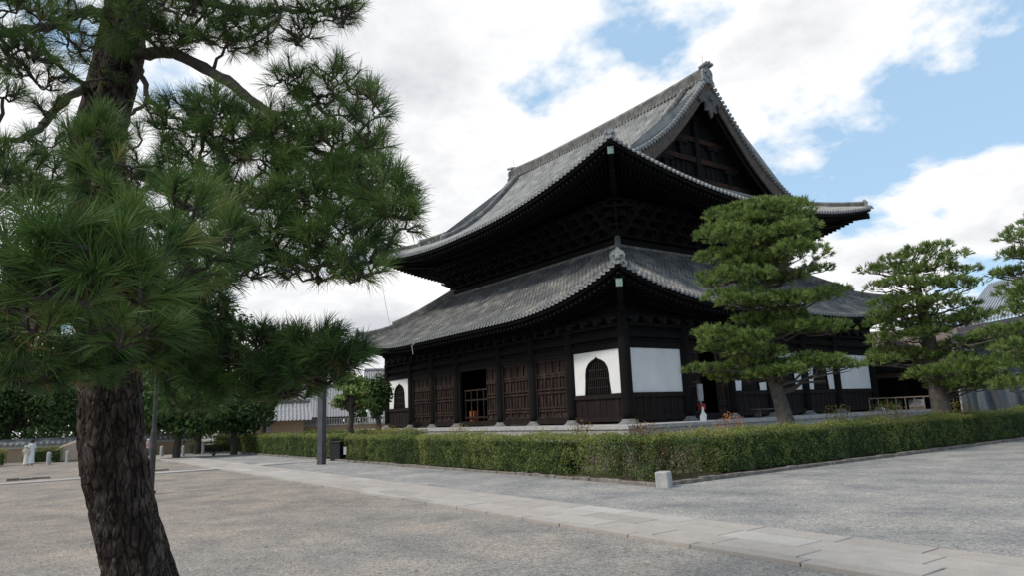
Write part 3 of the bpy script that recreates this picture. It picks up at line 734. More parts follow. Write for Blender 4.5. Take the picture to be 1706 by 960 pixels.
def door_bay(side, s0, s1, open_=False):
    s0 += .30; s1 -= .30; z0, z1 = ZP+.38, ZT-.1
    m = MB(); wall_poly(m, side, s0-.02, s1+.02, ZP+.08, ZP+.36, .14, .3); m.build('threshold', wood_mid, hall)
    m = MB(); wall_poly(m, side, s0, s0+.12, z0-.02, z1, .10, .2); wall_poly(m, side, s1-.12, s1, z0-.02, z1, .10, .2); wall_poly(m, side, s0, s1, z1, z1+.2, .10, .2)
    m.build('door_frame', wood_mid, hall)
    s0 += .12; s1 -= .12; mid = (s0+s1)/2
    if not open_:
        door_leaf(side, s0, mid-.01, z0, z1, 0, hall); door_leaf(side, mid+.01, s1, z0, z1, 0, hall)
for i in range(7):
    a, b = LC[i], LC[i+1]
    if i in (0, 6): panel_bay(0, a, b, True)
    elif i == 3: door_bay(0, a, b, True)
    else: door_bay(0, a, b)
for i in range(6):
    a, b = RC[i], RC[i+1]
    if i in (0, 5): panel_bay(1, a, b, False)
    elif i == 1: door_bay(1, a, b, True)
    else: panel_bay(1, a, b, True)
# the open centre bay: one leaf standing closed on the near side, a low fence and boards across
a, b = LC[3]+.42, LC[4]-.42
door_leaf(0, a, a+1.15, ZP+.38, ZT-.1, .02, hall)
m = MB()
for z in (ZP+.55, ZP+1.7, ZP+2.35): wall_poly(m, 0, a+1.15, b, z, z+.10, -.25, .08)
for s in np.linspace(a+1.3, b-.1, 5): wall_poly(m, 0, s-.04, s+.04, ZP+.4, ZP+2.4, -.27, .06)
m.build('entrance_fence', wood_red, hall)
a, b = RC[1]+.42, RC[2]-.42
for s0, s1 in ((a, a+.75), (b-.75, b)): door_leaf(1, s0, s1, ZP+.38, ZT-.1, .02, hall)
# platform
pm = MB(); pm.box(-W-3, 3, -3, D+3, .0, ZP-.16)
p1 = pm.build('platform', stone, hall)
slabm = MB(); r = random.Random(4)
def edge_slabs(m, a0, a1, fn):
    s = a0
    while s < a1-.01:
        l = min(r.uniform(1.3, 1.9), a1-s); fn(m, s, s+l-.012); s += l
edge_slabs(slabm, -W-3.06, 3.06, lambda m, s, e: m.box(s, e, -3.06, -2.4, ZP-.16, ZP))
edge_slabs(slabm, -2.4, D+3, lambda m, s, e: m.box(2.4, 3.06, s, e, ZP-.16, ZP))
edge_slabs(slabm, -2.4, D+3, lambda m, s, e: m.box(-W-3.06, -W-2.4, s, e, ZP-.16, ZP))
slabm.box(-W-2.39, 2.39, -2.39, D+3, ZP-.16, ZP-.004)
slabm.build('platform_edge', stone_pale, hall)
# things standing at the hall
def small_box(name, c, sx, sy, sz, m, label, cat):
    o = MB().box(-sx/2, sx/2, -sy/2, sy/2, 0, sz).box(-sx/2-.02, sx/2+.02, -sy/2-.02, sy/2+.02, sz, sz+.03).build(name, m); o.location = c
    bv = o.modifiers.new('b', 'BEVEL'); bv.width = .01
    return tag(o, label, cat)
small_box('offertory_box', (-LC[4]+1.15, .55, ZP+.05), 0.55, .4, .95, m_orange, 'orange box standing just inside the open front doorway of the hall', 'box')
# white wedge-shaped guide board by the side door
m = MB(); m.prism([(-.25, 0), (.25, 0), (.30, .45), (.12, .62), (.08, 1.0), (-.02, 1.02), (-.06, .62), (-.24, .35)], (0, 0, 0), (.45, .89, 0), (0, 0, 1), (.89, -.45, 0), .12)
o = m.build('cover', m_white); o.location = (1.6, 3.6, ZP); o.scale = (.62, .62, .68); tag(o, 'small white wedge shaped cover standing on the stone platform by the side doorway', 'cover')
bch = empty('bench', (1.6, 9.2, ZP), 'low wooden bench on the platform edge behind the tall garden pine', 'bench')
b_ = MB().box(-.2, .2, -1.4, 1.4, .42, .48); b_.v = [(x+1.6, y+9.2, z+ZP) for x, y, z in b_.v]; b_.build('seat', wood_pale, bch)
for y in (-1.1, 1.1):
    b_ = MB().box(-.16, .16, -.06, .06, 0, .42); b_.v = [(x+1.6, y2+y+9.2, z+ZP) for x, y2, z in b_.v]; b_.build('leg', wood_pale, bch)
ext = empty('notice_board', (.45, 4.9, ZP), 'grey notice board with a red box below beside the side doorway', 'notice board')
MB().box(.40, .50, 4.75, 5.1, ZP+1.0, ZP+1.9).box(.42, .47, 4.9, 4.95, ZP, ZP+1.0).build('board', stone, ext); MB().box(.38, .56, 4.74, 5.12, ZP+.55, ZP+.85).build('lower_box', m_redp, ext)
# thin conductor wire from the west eave down to the lower roof
m = MB(); m.tube([(-W-.6, -.4, 14.0), (-W+.1, -.2, 11), (-W+.4, .2, 8.6)], .014, 5); m.build('conductor_wire', metal_dark, hall)
for x in (-25.6, -18.2):
    m = MB(); m.tube([(x, -2.3, 6.85), (x-.1, -2.45, 6.7), (x-.05, -2.4, 6.1)], .03, 6); m.build('eave_hook', stone_pale, hall)

#@@VEG@@
# ------------------------------------------------------------------ foliage helpers
def unit(a): return a/(np.linalg.norm(a, axis=-1, keepdims=True)+1e-9)
def blades(P, A, L, W, tips=.25, side=None):
    """thin needle quads from points P along directions A (unit)"""
    n = len(P); s = unit(np.cross(A, unit(rng.normal(size=(n, 3))))) if side is None else side
    L = np.broadcast_to(L, (n,))[:, None]; W = np.broadcast_to(W, (n,))[:, None]
    droop = np.zeros((n, 3)); droop[:, 2] = -.06
    mid = P+A*L*.55; tip = P+unit(A+droop*1.5)*L
    V = np.stack([P-s*W*.35, P+s*W*.35, mid+s*W*.5, tip+s*W*tips*.5, tip-s*W*tips*.5, mid-s*W*.5], 1).reshape(-1, 3)
    b = (np.arange(n)*6)[:, None]
    F = np.concatenate([b+np.array([[0, 1, 2, 5]]), b+np.array([[5, 2, 3, 4]])], 1).reshape(-1, 4)
    return V, F
def leaves(P, Nrm, S, asp=.55):
    n = len(P); a = unit(np.cross(Nrm, rng.normal(size=(n, 3)))); b = np.cross(unit(Nrm), a); S = np.broadcast_to(S, (n,))[:, None]
    V = np.stack([P-a*S*.5, P-b*S*asp*.5+a*S*.05, P+a*S*.5, P+b*S*asp*.5+a*S*.05], 1).reshape(-1, 3)
    return V, (np.arange(n)*4)[:, None]+np.array([[0, 1, 2, 3]])
class Acc:
    def __init__(s): s.V = []; s.F = []; s.T = []; s.n = 0
    def add(s, V, F, T):
        s.V.append(V); s.F.append(F+s.n); s.T.append(T); s.n += len(V)
    def build(s, name, m, parent): return np_mesh(name, np.concatenate(s.V), np.concatenate(s.F), m, parent, tint=np.clip(np.concatenate(s.T), 0, 1))
def tuft_cloud(acc, C, A, k, L, W, spread, tbase=.45, tvar=.3):
    """C,A (m,3): tuft origins and axes; k needles each"""
    m = len(C); c = np.repeat(C, k, 0); a = np.repeat(A, k, 0)
    t = rng.uniform(0, 1, m*k)[:, None]
    d = unit(a+unit(rng.normal(size=(m*k, 3)))*spread)
    p = c+a*(t-.5)*L*.55
    V, F = blades(p, d, L*rng.uniform(.75, 1.1, m*k), W)
    tt = np.repeat(np.clip(tbase+rng.normal(size=m)*tvar, 0, 1), k)+rng.normal(size=m*k)*.08
    acc.add(V, F, np.repeat(tt, 2))
def wig(p, q, n, amp, r=rnd):
    p = np.asarray(p, float); q = np.asarray(q, float); l = np.linalg.norm(q-p); out = [p]
    for i in range(1, n):
        t = i/n; out.append(p+(q-p)*t+np.array([r.gauss(0, 1), r.gauss(0, 1), r.gauss(0, .6)])*amp*l*math.sin(PI*t))
    return out+[q]
def lin(a, b, n): return list(np.linspace(a, b, n))

# ------------------------------------------------------------------ the old pine in front
def front_pine():
    tw = []
    spec = [(262, 1075, 138), (232, 960, 113), (206, 850, 104), (190, 760, 106), (182, 640, 97), (177, 520, 92), (171, 420, 86), (167, 330, 80), (160, 250, 84), (180, 165, 80), (200, 90, 76), (209, 20, 68), (216, -60, 60), (235, -200, 48), (250, -330, 32)]
    TD = 5.0; ctr = []; rad = []
    for px, py, w in spec:
        p = at(px, py, TD); ctr.append(p); rad.append(w/2/FPX*np.linalg.norm(p-CAM)*.80)
    base = ctr[0].copy()
    if base[2] > -.05: base = base+(base-ctr[1])/(np.linalg.norm(base-ctr[1]))*(base[2]+.1)
    ctr = [base]+ctr; rad = [rad[0]*1.15]+rad
    pine = empty('pine_tree', (ctr[0][0], ctr[0][1], 0), 'large old pine with rough dark leaning trunk and long needles in the foreground at left', 'pine tree')
    # trunk with furrowed plates
    ctr = np.array(ctr); rad = np.array(rad); s = np.concatenate([[0], np.cumsum(np.linalg.norm(np.diff(ctr, axis=0), axis=1))])
    nr = 330; na = 110; ss = np.linspace(0, s[-1], nr)
    def sm(v):                       # smooth interpolation
        y = np.interp(ss, s, v); k = np.ones(17)/17; yp = np.concatenate([np.full(8, y[0]), y, np.full(8, y[-1])]); return np.convolve(yp, k, 'valid')
    X, Y, Z, Rr = (sm(v) for v in (ctr[:, 0], ctr[:, 1], ctr[:, 2], rad))
    V = []
    for i in range(nr):
        for k in range(na):
            t = 2*PI*k/na; r = Rr[i]; ca, sa = math.cos(t), math.sin(t)
            big = mnoise.noise(Vector((ca*1.5, sa*1.5, ss[i]*.9)))*.06*r/.2
            q = Vector((ca*r*30, sa*r*30, ss[i]*8.0)); q2 = q+Vector((mnoise.noise(q*.5), mnoise.noise(q*.5+Vector((9, 0, 0))), mnoise.noise(q*.6+Vector((0, 7, 0)))))*.9
            dd, _ = mnoise.voronoi(q2); e = min(1, (dd[1]-dd[0])*3.2); e = e+.35*mnoise.noise(q*.35)
            fine = mnoise.noise(Vector((ca*r*60, sa*r*60, ss[i]*40)))*.003
            r2 = r+big*.6+(e-.7)*.019+fine+.008*mnoise.noise(q*.25)
            V.append((X[i]+ca*r2, Y[i]+sa*r2, Z[i]))
    F = [(i*na+k, i*na+(k+1) % na, (i+1)*na+(k+1) % na, (i+1)*na+k) for i in range(nr-1) for k in range(na)]
    np_mesh('trunk', V, F, bark, pine, smooth=True)
    limbs = [  # (px,py,dist) points, start radius, end radius
        ([(215, 95, 4.95), (245, 88, 4.8), (290, 84, 4.5), (330, 108, 4.3), (372, 130, 4.1), (408, 158, 4.0), (440, 182, 3.9), (480, 215, 3.7), (520, 250, 3.6), (560, 262, 3.5), (600, 290, 3.4)], .075, .022),
        ([(220, 100, 4.9), (235, 115, 4.7), (243, 150, 4.5), (250, 170, 4.4), (232, 180, 4.3), (213, 193, 4.2)], .034, .014),
        ([(250, 168, 4.4), (270, 180, 4.3), (300, 200, 4.1), (340, 215, 3.9)], .026, .01),
        ([(150, 150, 5.0), (128, 152, 4.8), (105, 172, 4.6), (75, 205, 4.4), (50, 225, 4.2), (25, 232, 4.1), (-30, 228, 3.9)], .05, .02),
        ([(140, 142, 4.9), (118, 125, 4.7), (104, 112, 4.6), (92, 100, 4.5), (78, 88, 4.4), (66, 68, 4.3), (52, 50, 4.2)], .024, .017),
        ([(185, 30, 5.0), (150, 15, 4.8), (120, 25, 4.6), (90, 42, 4.4), (45, 50, 4.2), (0, 55, 4.0), (-40, 60, 3.9)], .06, .03),
        ([(205, 300, 5.0), (215, 318, 4.8), (235, 342, 4.5), (262, 362, 4.2), (300, 352, 3.9), (350, 330, 3.6), (400, 318, 3.4), (450, 310, 3.3)], .05, .02),
        ([(205, 290, 5.0), (260, 300, 4.6), (330, 308, 4.2), (380, 315, 3.9), (420, 340, 3.7), (470, 345, 3.6), (500, 318, 3.5), (530, 318, 3.4), (580, 300, 3.3), (620, 270, 3.2)], .035, .016),
        ([(200, 430, 5.0), (240, 450, 4.7), (290, 480, 4.3), (315, 510, 4.1), (340, 532, 4.0), (372, 556, 3.9), (400, 580, 3.8), (440, 598, 3.7), (490, 600, 3.6), (530, 588, 3.5), (590, 580, 3.4)], .055, .018),
        ([(372, 556, 3.9), (400, 545, 3.8), (430, 550, 3.7), (456, 548, 3.6)], .022, .012),
        ([(212, 0, 5.0), (280, -10, 4.6), (350, 5, 4.3), (420, 15, 4.1), (465, 15, 4.0), (490, 18, 3.9), (530, 20, 3.8), (580, 8, 3.7)], .05, .014),
        ([(455, -10, 4.0), (462, 20, 3.95), (465, 40, 3.9), (480, 55, 3.85)], .018, .01),
        ([(330, 320, 3.7), (400, 370, 3.5), (440, 400, 3.4), (480, 430, 3.3), (520, 445, 3.2), (600, 440, 3.1)], .03, .012),
        ([(440, 182, 3.9), (480, 190, 3.8), (515, 182, 3.7), (530, 168, 3.7), (520, 150, 3.7)], .025, .012),
        ([(180, 380, 4.9), (150, 400, 4.2), (120, 420, 3.4), (110, 430, 2.6), (100, 440, 2.1), (60, 440, 1.9), (0, 430, 1.8)], .05, .018),
        ([(190, 390, 4.9), (230, 410, 4.0), (260, 430, 3.0), (280, 430, 2.4), (320, 410, 2.1)], .045, .014),
        ([(160, 300, 5.0), (110, 310, 4.4), (60, 310, 3.9), (10, 290, 3.6)], .035, .014),
    ]
    nodes = []
    for P, r0, r1 in limbs:
        pts = [at(*p) for p in P]; dense = []
        for a, b in zip(pts[:-1], pts[1:]): dense += [a+(b-a)*t for t in (0, .25, .5, .75)]
        dense.append(pts[-1]); n = len(dense)
        d2 = np.array(dense); d2[1:-1] = (d2[:-2]+d2[1:-1]*2+d2[2:])/4
        d2[1:-1] += rng.normal(size=(n-2, 3))*.006
        rr = [.62*(r0+(r1-r0)*(i/(n-1))**.8) for i in range(n)]; rr = [x*rnd.uniform(.88, 1.14) for x in rr]
        MB().tube(list(d2), rr, 9).build('branch', bark_thin, pine, smooth=True); nodes += list(d2[2:])
    nodes = np.array(nodes)
    # needle masses: (px,py,rx,ry,dist,tufts,tone)
    near = [(0, 400, 60, 40, 1.9, 7), (88, 415, 60, 45, 1.75, 9), (155, 400, 60, 45, 1.8, 9), (240, 400, 60, 40, 1.9, 8), (310, 360, 50, 50, 2.0, 9), (225, 480, 70, 40, 1.8, 9), (130, 475, 70, 40, 1.75, 9), (30, 480, 60, 45, 1.8, 8), (180, 440, 60, 40, 1.7, 8), (320, 430, 60, 45, 2.2, 9), (370, 400, 50, 40, 2.4, 9), (60, 530, 80, 40, 2.1, 9), (200, 530, 80, 40, 2.2, 9), (160, 250, 40, 45, 3.1, 12), (185, 300, 55, 40, 3.0, 14), (180, 215, 30, 30, 3.2, 7)]
    mid = [(300, 200, 55, 30, 3.8, 24), (350, 178, 60, 28, 3.7, 26), (385, 215, 80, 45, 3.6, 44), (465, 225, 75, 40, 3.5, 44), (545, 250, 75, 45, 3.4, 48), (600, 300, 55, 40, 3.2, 34), (440, 290, 100, 50, 3.5, 60), (540, 330, 95, 50, 3.3, 58), (640, 320, 50, 50, 3.0, 30), (665, 360, 36, 45, 2.9, 20), (560, 395, 95, 48, 3.2, 56), (470, 410, 85, 40, 3.3, 40), (596, 442, 48, 28, 3.0, 18), (420, 370, 80, 55, 3.3, 48), (530, 450, 80, 22, 3.2, 22), (410, 445, 50, 25, 3.4, 16), (340, 330, 60, 50, 3.7, 24), (260, 255, 50, 40, 3.8, 18), (330, 262, 60, 40, 3.8, 22),
           (490, 130, 48, 28, 3.7, 15), (555, 140, 55, 38, 3.6, 22), (610, 185, 45, 50, 3.4, 22), (620, 235, 36, 36, 3.3, 13), (545, 190, 60, 25, 3.6, 14), (510, 165, 40, 20, 3.7, 8),
           (320, 30, 110, 36, 4.2, 56), (425, 45, 60, 35, 4.0, 26), (380, 62, 70, 18, 4.1, 18), (540, 15, 60, 25, 3.8, 20), (572, 22, 34, 26, 3.7, 10), (500, 55, 40, 22, 3.9, 12), (330, -20, 180, 40, 4.3, 50), (270, 60, 50, 30, 4.4, 20),
           (30, 30, 60, 50, 4.0, 34), (35, 95, 45, 30, 4.0, 18), (100, 25, 60, 26, 4.3, 24), (60, 125, 40, 20, 4.1, 12), (5, 156, 20, 12, 3.8, 6), (135, 75, 34, 20, 4.5, 9), (50, 290, 60, 34, 3.7, 26), (15, 270, 40, 25, 3.6, 12), (82, 178, 26, 16, 4.3, 6), (118, 295, 40, 40, 4.2, 18), (20, 320, 50, 30, 3.4, 16), (75, 235, 30, 22, 4.1, 8), (240, 330, 60, 60, 4.2, 26), (165, 345, 60, 34, 3.6, 16), (220, 20, 60, 60, 4.5, 34), (175, 110, 30, 40, 4.7, 8)]
    low = [(330, 650, 60, 32, 4.3, 22), (420, 630, 75, 32, 3.9, 30), (500, 612, 60, 30, 3.6, 24), (520, 626, 80, 16, 3.5, 14), (100, 560, 110, 55, 3.4, 56), (220, 560, 80, 45, 3.6, 40), (305, 520, 60, 45, 3.7, 30), (430, 590, 80, 38, 3.7, 44), (520, 575, 60, 28, 3.5, 26), (548, 602, 66, 20, 3.4, 18), (380, 625, 75, 28, 3.9, 30), (480, 640, 65, 26, 3.7, 24), (572, 592, 58, 17, 3.4, 12), (300, 600, 65, 45, 4.1, 36), (40, 610, 70, 35, 3.6, 30), (260, 475, 70, 40, 3.4, 26), (350, 470, 40, 40, 3.6, 16), (460, 655, 60, 14, 3.8, 10), (15, 540, 50, 40, 3.0, 18), (110, 620, 60, 30, 4.4, 20)]
    acc = Acc(); twm = MB()
    def mass(px, py, rx, ry, dist, n, k, L, W, tone, sp):
        c = at(px, py, dist); fw = unit(c-CAM); wx = rx/FPX*dist; wy = ry/FPX*dist; wd = (wx+wy)*.55
        q = rng.normal(size=(n, 3)); q = unit(q)*rng.uniform(.35, 1, (n, 1))**.6
        rgt = unit(np.cross(fw, [0, 0, 1])); C = c+rgt*q[:, :1]*wx+np.array([0, 0, 1])*q[:, 1:2]*wy+unit(np.array([fw[0], fw[1], 0]))*q[:, 2:3]*wd
        A = unit((C-c)*1.2/max(wx, .1)+np.array([0, 0, .75])+rng.normal(size=(n, 3))*.35)
        h_ = len(C)//3; tuft_cloud(acc, C[:h_], A[:h_], k, L*1.12, W, sp, tone+.06, .16); tuft_cloud(acc, C[h_:], A[h_:], int(k*.85), L*.9, W, sp*1.15, tone-.04, .18)
        db = rng.random(n) < .10
        if db.any(): tuft_cloud(acc, C[db]-A[db]*L*.4, A[db], int(k*.4), L*.8, W, 1.3, 1.0, .05)
        i = np.argmin(np.linalg.norm(nodes-c, axis=1)); hub = c-np.array([0, 0, wy*.5])
        if np.linalg.norm(nodes[i]-hub) < 1.6: twm.tube(wig(nodes[i], hub, 5, .10), [.014, .012, .010, .009, .008, .007], 5)
        cur = [hub]
        for j in np.argsort(np.linalg.norm(C-hub, axis=1)):
            b = C[j]-A[j]*L*.25; s_ = min(cur, key=lambda h: np.linalg.norm(h-b)); pts = wig(s_, b, 3, .12)
            twm.tube(pts, [.0065, .0055, .005, .0045], 4); cur.append(pts[2]); 
            if rnd.random() < .5: cur.append(b)
            bud = b+A[j]*L*.45; twm.tube([b, bud, bud+A[j]*.02], [.0045, .005, .001], 5)
    # the crown goes on above: whorls of boughs out of the top of the trunk
    top = ctr[-6:]
    for i in range(26):
        j = i % 5; b = top[j]+(top[j+1]-top[j])*rnd.random(); 
        if b[2] < 4.9: b = top[3]
        an = i*2.4+rnd.uniform(-.3, .3); Lb = rnd.uniform(1.0, 2.4)*(1.15-.12*j); e = b+np.array([math.cos(an)*Lb, math.sin(an)*Lb, rnd.uniform(.0, .5)])
        dd = e-CAM; zc = dd@_f; sx_, sy_ = 853+FPX*(dd@_R)/max(zc, .1), 480-FPX*(dd@_U)/max(zc, .1)
        if zc > .2 and sy_ > -190 and -300 < sx_ < 2000: e[2] += (sy_+230)/FPX*zc*1.1
        P = wig(b, e, 6, .05); MB().tube(P, list(np.linspace(.05, .014, 7)), 8).build('branch', bark_thin, pine, smooth=True)
        for q in (P[3], P[5], e):
            m_ = 13; C = q+rng.normal(size=(m_, 3))*np.array([.27, .27, .11])+np.array([0, 0, .1]); A = unit((C-q)*1.5+np.array([0, 0, .6])+rng.normal(size=(m_, 3))*.3)
            tuft_cloud(acc, C, A, 46, .11, .0034, .8, .38, .2)
            for c_ in C[::2]: twm.tube(wig(q, c_, 3, .1), [.008, .006, .005, .004], 4)
    for px, py, rx, ry, d, n in near: mass(px, py, rx, ry, d, int(n*1.5), 84, .092, .0024, .40, .62)
    for px, py, rx, ry, d, n in mid: mass(px, py, rx, ry, d, int(n*1.25), 58, .095, .0023, .38, .85)
    for px, py, rx, ry, d, n in low: mass(px, py, rx, ry, d, int(n*1.3), 70, .10, .0030, .26, .85)
    acc.build('crown', m_need, pine); twm.build('twigs', bark_thin, pine)
front_pine()

# ------------------------------------------------------------------ clipped garden pines
def garden_pine(base, trunk, pads, dist, label, k=13, dens=1.0, L=.17, W=.017, fat=1.0, group='garden pines behind the hedge'):
    b = np.array(base, float); t = empty('pine_tree', (b[0], b[1], 0), label, 'pine tree', group)
    tp = [b]+[at(x, y, dist) for x, y, w in trunk]; r0 = [trunk[0][2]*1.15]+[w for x, y, w in trunk]
    MB().tube(tp, [w/2/FPX*dist for w in r0], 12).build('trunk', moss_bark, t, smooth=True)
    acc = Acc(); bm = MB(); tp = np.array(tp); line = np.concatenate([tp[i]+(tp[i+1]-tp[i])*np.linspace(0, 1, 8)[:, None] for i in range(len(tp)-1)])
    for px, py, rx, ry in pads:
        ry *= fat
        off = rnd.uniform(-.75, .35)*1.6
        c = at(px, py, dist+off); s = dist/FPX; wx, wy = rx*s, ry*s; wd = min(max(wx*.85, .5), 1.4)
        th = rnd.uniform(0, PI)
        fw = unit(np.array([c[0]-CAM[0], c[1]-CAM[1], 0])); rg = np.cross(fw, [0, 0, 1])
        lobes = max(2, int(wx/.38)); n = int(dens*75*(wx*wd*PI)/lobes)+10
        for l in range(lobes):
            u = (l+.5)/lobes*2-1; v = rng.uniform(-.6, .6); lc = c+rg*u*wx*.75+fw*v*wd*.8+np.array([0, 0, rng.uniform(-.3, .3)*wy]); lr = np.array([wx/lobes+.22, wd*.55+.1, wy*rng.uniform(.7, 1.0)])
            q = unit(rng.normal(size=(n, 3))); q[:, 2] = np.where(q[:, 2] < -.1, -q[:, 2]*.8-.1*0, q[:, 2]); q *= rng.uniform(.72, 1.02, (n, 1))
            low = rng.random(n) < .18; q[low, 2] *= -.45
            C = lc+rg*q[:, :1]*lr[0]+fw*q[:, 1:2]*lr[1]+np.array([0, 0, 1.])*q[:, 2:3]*lr[2]
            A = unit((rg*q[:, :1]+fw*q[:, 1:2])*.75+np.array([0, 0, 1.])*(q[:, 2:3]*.7+.45)+rng.normal(size=(n, 3))*.22)
            tuft_cloud(acc, C, A, k, L, W, .6, .42, .25)
            # limb to this lobe
            i = np.argmin(np.linalg.norm(line-(lc-np.array([0, 0, .35])), axis=1)); e = lc-np.array([0, 0, wy*.35])
            m_ = wig(line[i], e, 5, .09); bm.tube(m_, list(np.linspace(.055, .018, 6)), 6)
            for _ in range(4):
                j = rng.integers(0, n); bm.tube(wig(m_[rng.integers(2, 6)], C[j], 3, .12), [.02, .014, .010, .007], 4)
    acc.build('crown', m_pad, t); bm.build('branches', moss_bark, t)
pads2 = [(1268, 348, 64, 12), (1225, 358, 45, 16), (1300, 352, 50, 22), (1262, 372, 60, 16), (1205, 392, 42, 20), (1268, 398, 75, 22), (1335, 385, 24, 14), (1318, 398, 40, 18), (1215, 428, 52, 18), (1285, 430, 58, 17), (1345, 428, 28, 18), (1362, 446, 18, 8), (1195, 460, 28, 16), (1240, 462, 42, 16), (1222, 492, 42, 16), (1262, 505, 60, 15), (1310, 505, 35, 14), (1350, 500, 38, 14), (1378, 488, 26, 11), (1190, 558, 26, 13), (1230, 566, 50, 17), (1280, 558, 38, 16), (1338, 552, 45, 15), (1382, 546, 26, 12), (1200, 585, 26, 10), (1240, 592, 28, 10),
         (1255, 448, 50, 14), (1290, 468, 45, 13), (1290, 530, 45, 13), (1255, 540, 30, 11), (1262, 588, 36, 12), (1262, 608, 40, 10), (1175, 618, 28, 9), (1215, 615, 42, 12), (1235, 628, 45, 11), (1290, 622, 40, 12), (1330, 608, 42, 12), (1365, 604, 36, 11), (1400, 612, 25, 7), (1185, 474, 16, 8)]
b2 = on_plane(1318, 762); garden_pine((b2[0], b2[1], -.1), [(1311, 708, 26), (1300, 670, 21), (1288, 630, 19), (1281, 590, 17), (1283, 540, 15), (1276, 480, 13), (1268, 440, 15), (1262, 390, 11), (1258, 350, 7)], pads2,
    float(np.hypot(*(b2-CAM)[:2])), 'tall cloud pruned pine with leaning trunk in front of the hall side wall', dens=1.25, k=15, fat=1.10)
pads3 = [(1545, 414, 34, 11), (1505, 428, 38, 13), (1575, 430, 32, 12), (1455, 452, 20, 13), (1490, 448, 34, 12), (1540, 446, 42, 12), (1605, 450, 20, 10), (1470, 478, 24, 13), (1515, 474, 44, 12), (1570, 478, 44, 13), (1612, 478, 22, 12), (1490, 505, 36, 14), (1545, 505, 50, 12), (1600, 508, 26, 12), (1500, 528, 45, 14), (1570, 538, 62, 14), (1618, 532, 26, 11), (1480, 548, 30, 15), (1525, 560, 42, 13), (1470, 575, 18, 18), (1500, 590, 42, 13), (1560, 596, 48, 13), (1620, 575, 42, 13), (1665, 560, 30, 11), (1580, 620, 55, 15), (1640, 612, 50, 16), (1610, 642, 55, 13), (1675, 635, 34, 14), (1470, 605, 20, 12), (1550, 632, 34, 12)]
garden_pine((*at(1572, 700, 31)[:2], -.1), [(1570, 690, 25), (1562, 650, 23), (1552, 610, 21), (1548, 570, 19), (1540, 530, 16), (1530, 490, 11), (1525, 450, 7)], [(x, y, rx*(.82 if y < 520 else .95), ry*(.8 if y < 520 else .95)) for x, y, rx, ry in pads3], 31, 'spreading garden pine with open airy top standing in front of the roofed corridor', dens=.72, L=.19, W=.020)
pads4 = [(1700, 398, 24, 9), (1690, 424, 20, 7), (1695, 452, 26, 8), (1668, 458, 12, 6), (1712, 480, 28, 9), (1692, 494, 20, 7), (1705, 515, 30, 9), (1675, 550, 24, 7), (1712, 548, 26, 10), (1700, 580, 30, 12), (1722, 610, 34, 14), (1700, 650, 30, 14), (1740, 430, 40, 20), (1750, 500, 45, 25), (1750, 580, 45, 25), (1730, 380, 30, 14), (1760, 360, 30, 14)]
garden_pine((*at(1758, 700, 29)[:2], -.1), [(1755, 680, 25), (1750, 620, 22), (1752, 540, 18), (1745, 460, 13), (1750, 380, 8)], pads4, 29, 'pine at the right edge with thin layered branches before the ribbed metal roof', dens=.8, L=.18, W=.019)

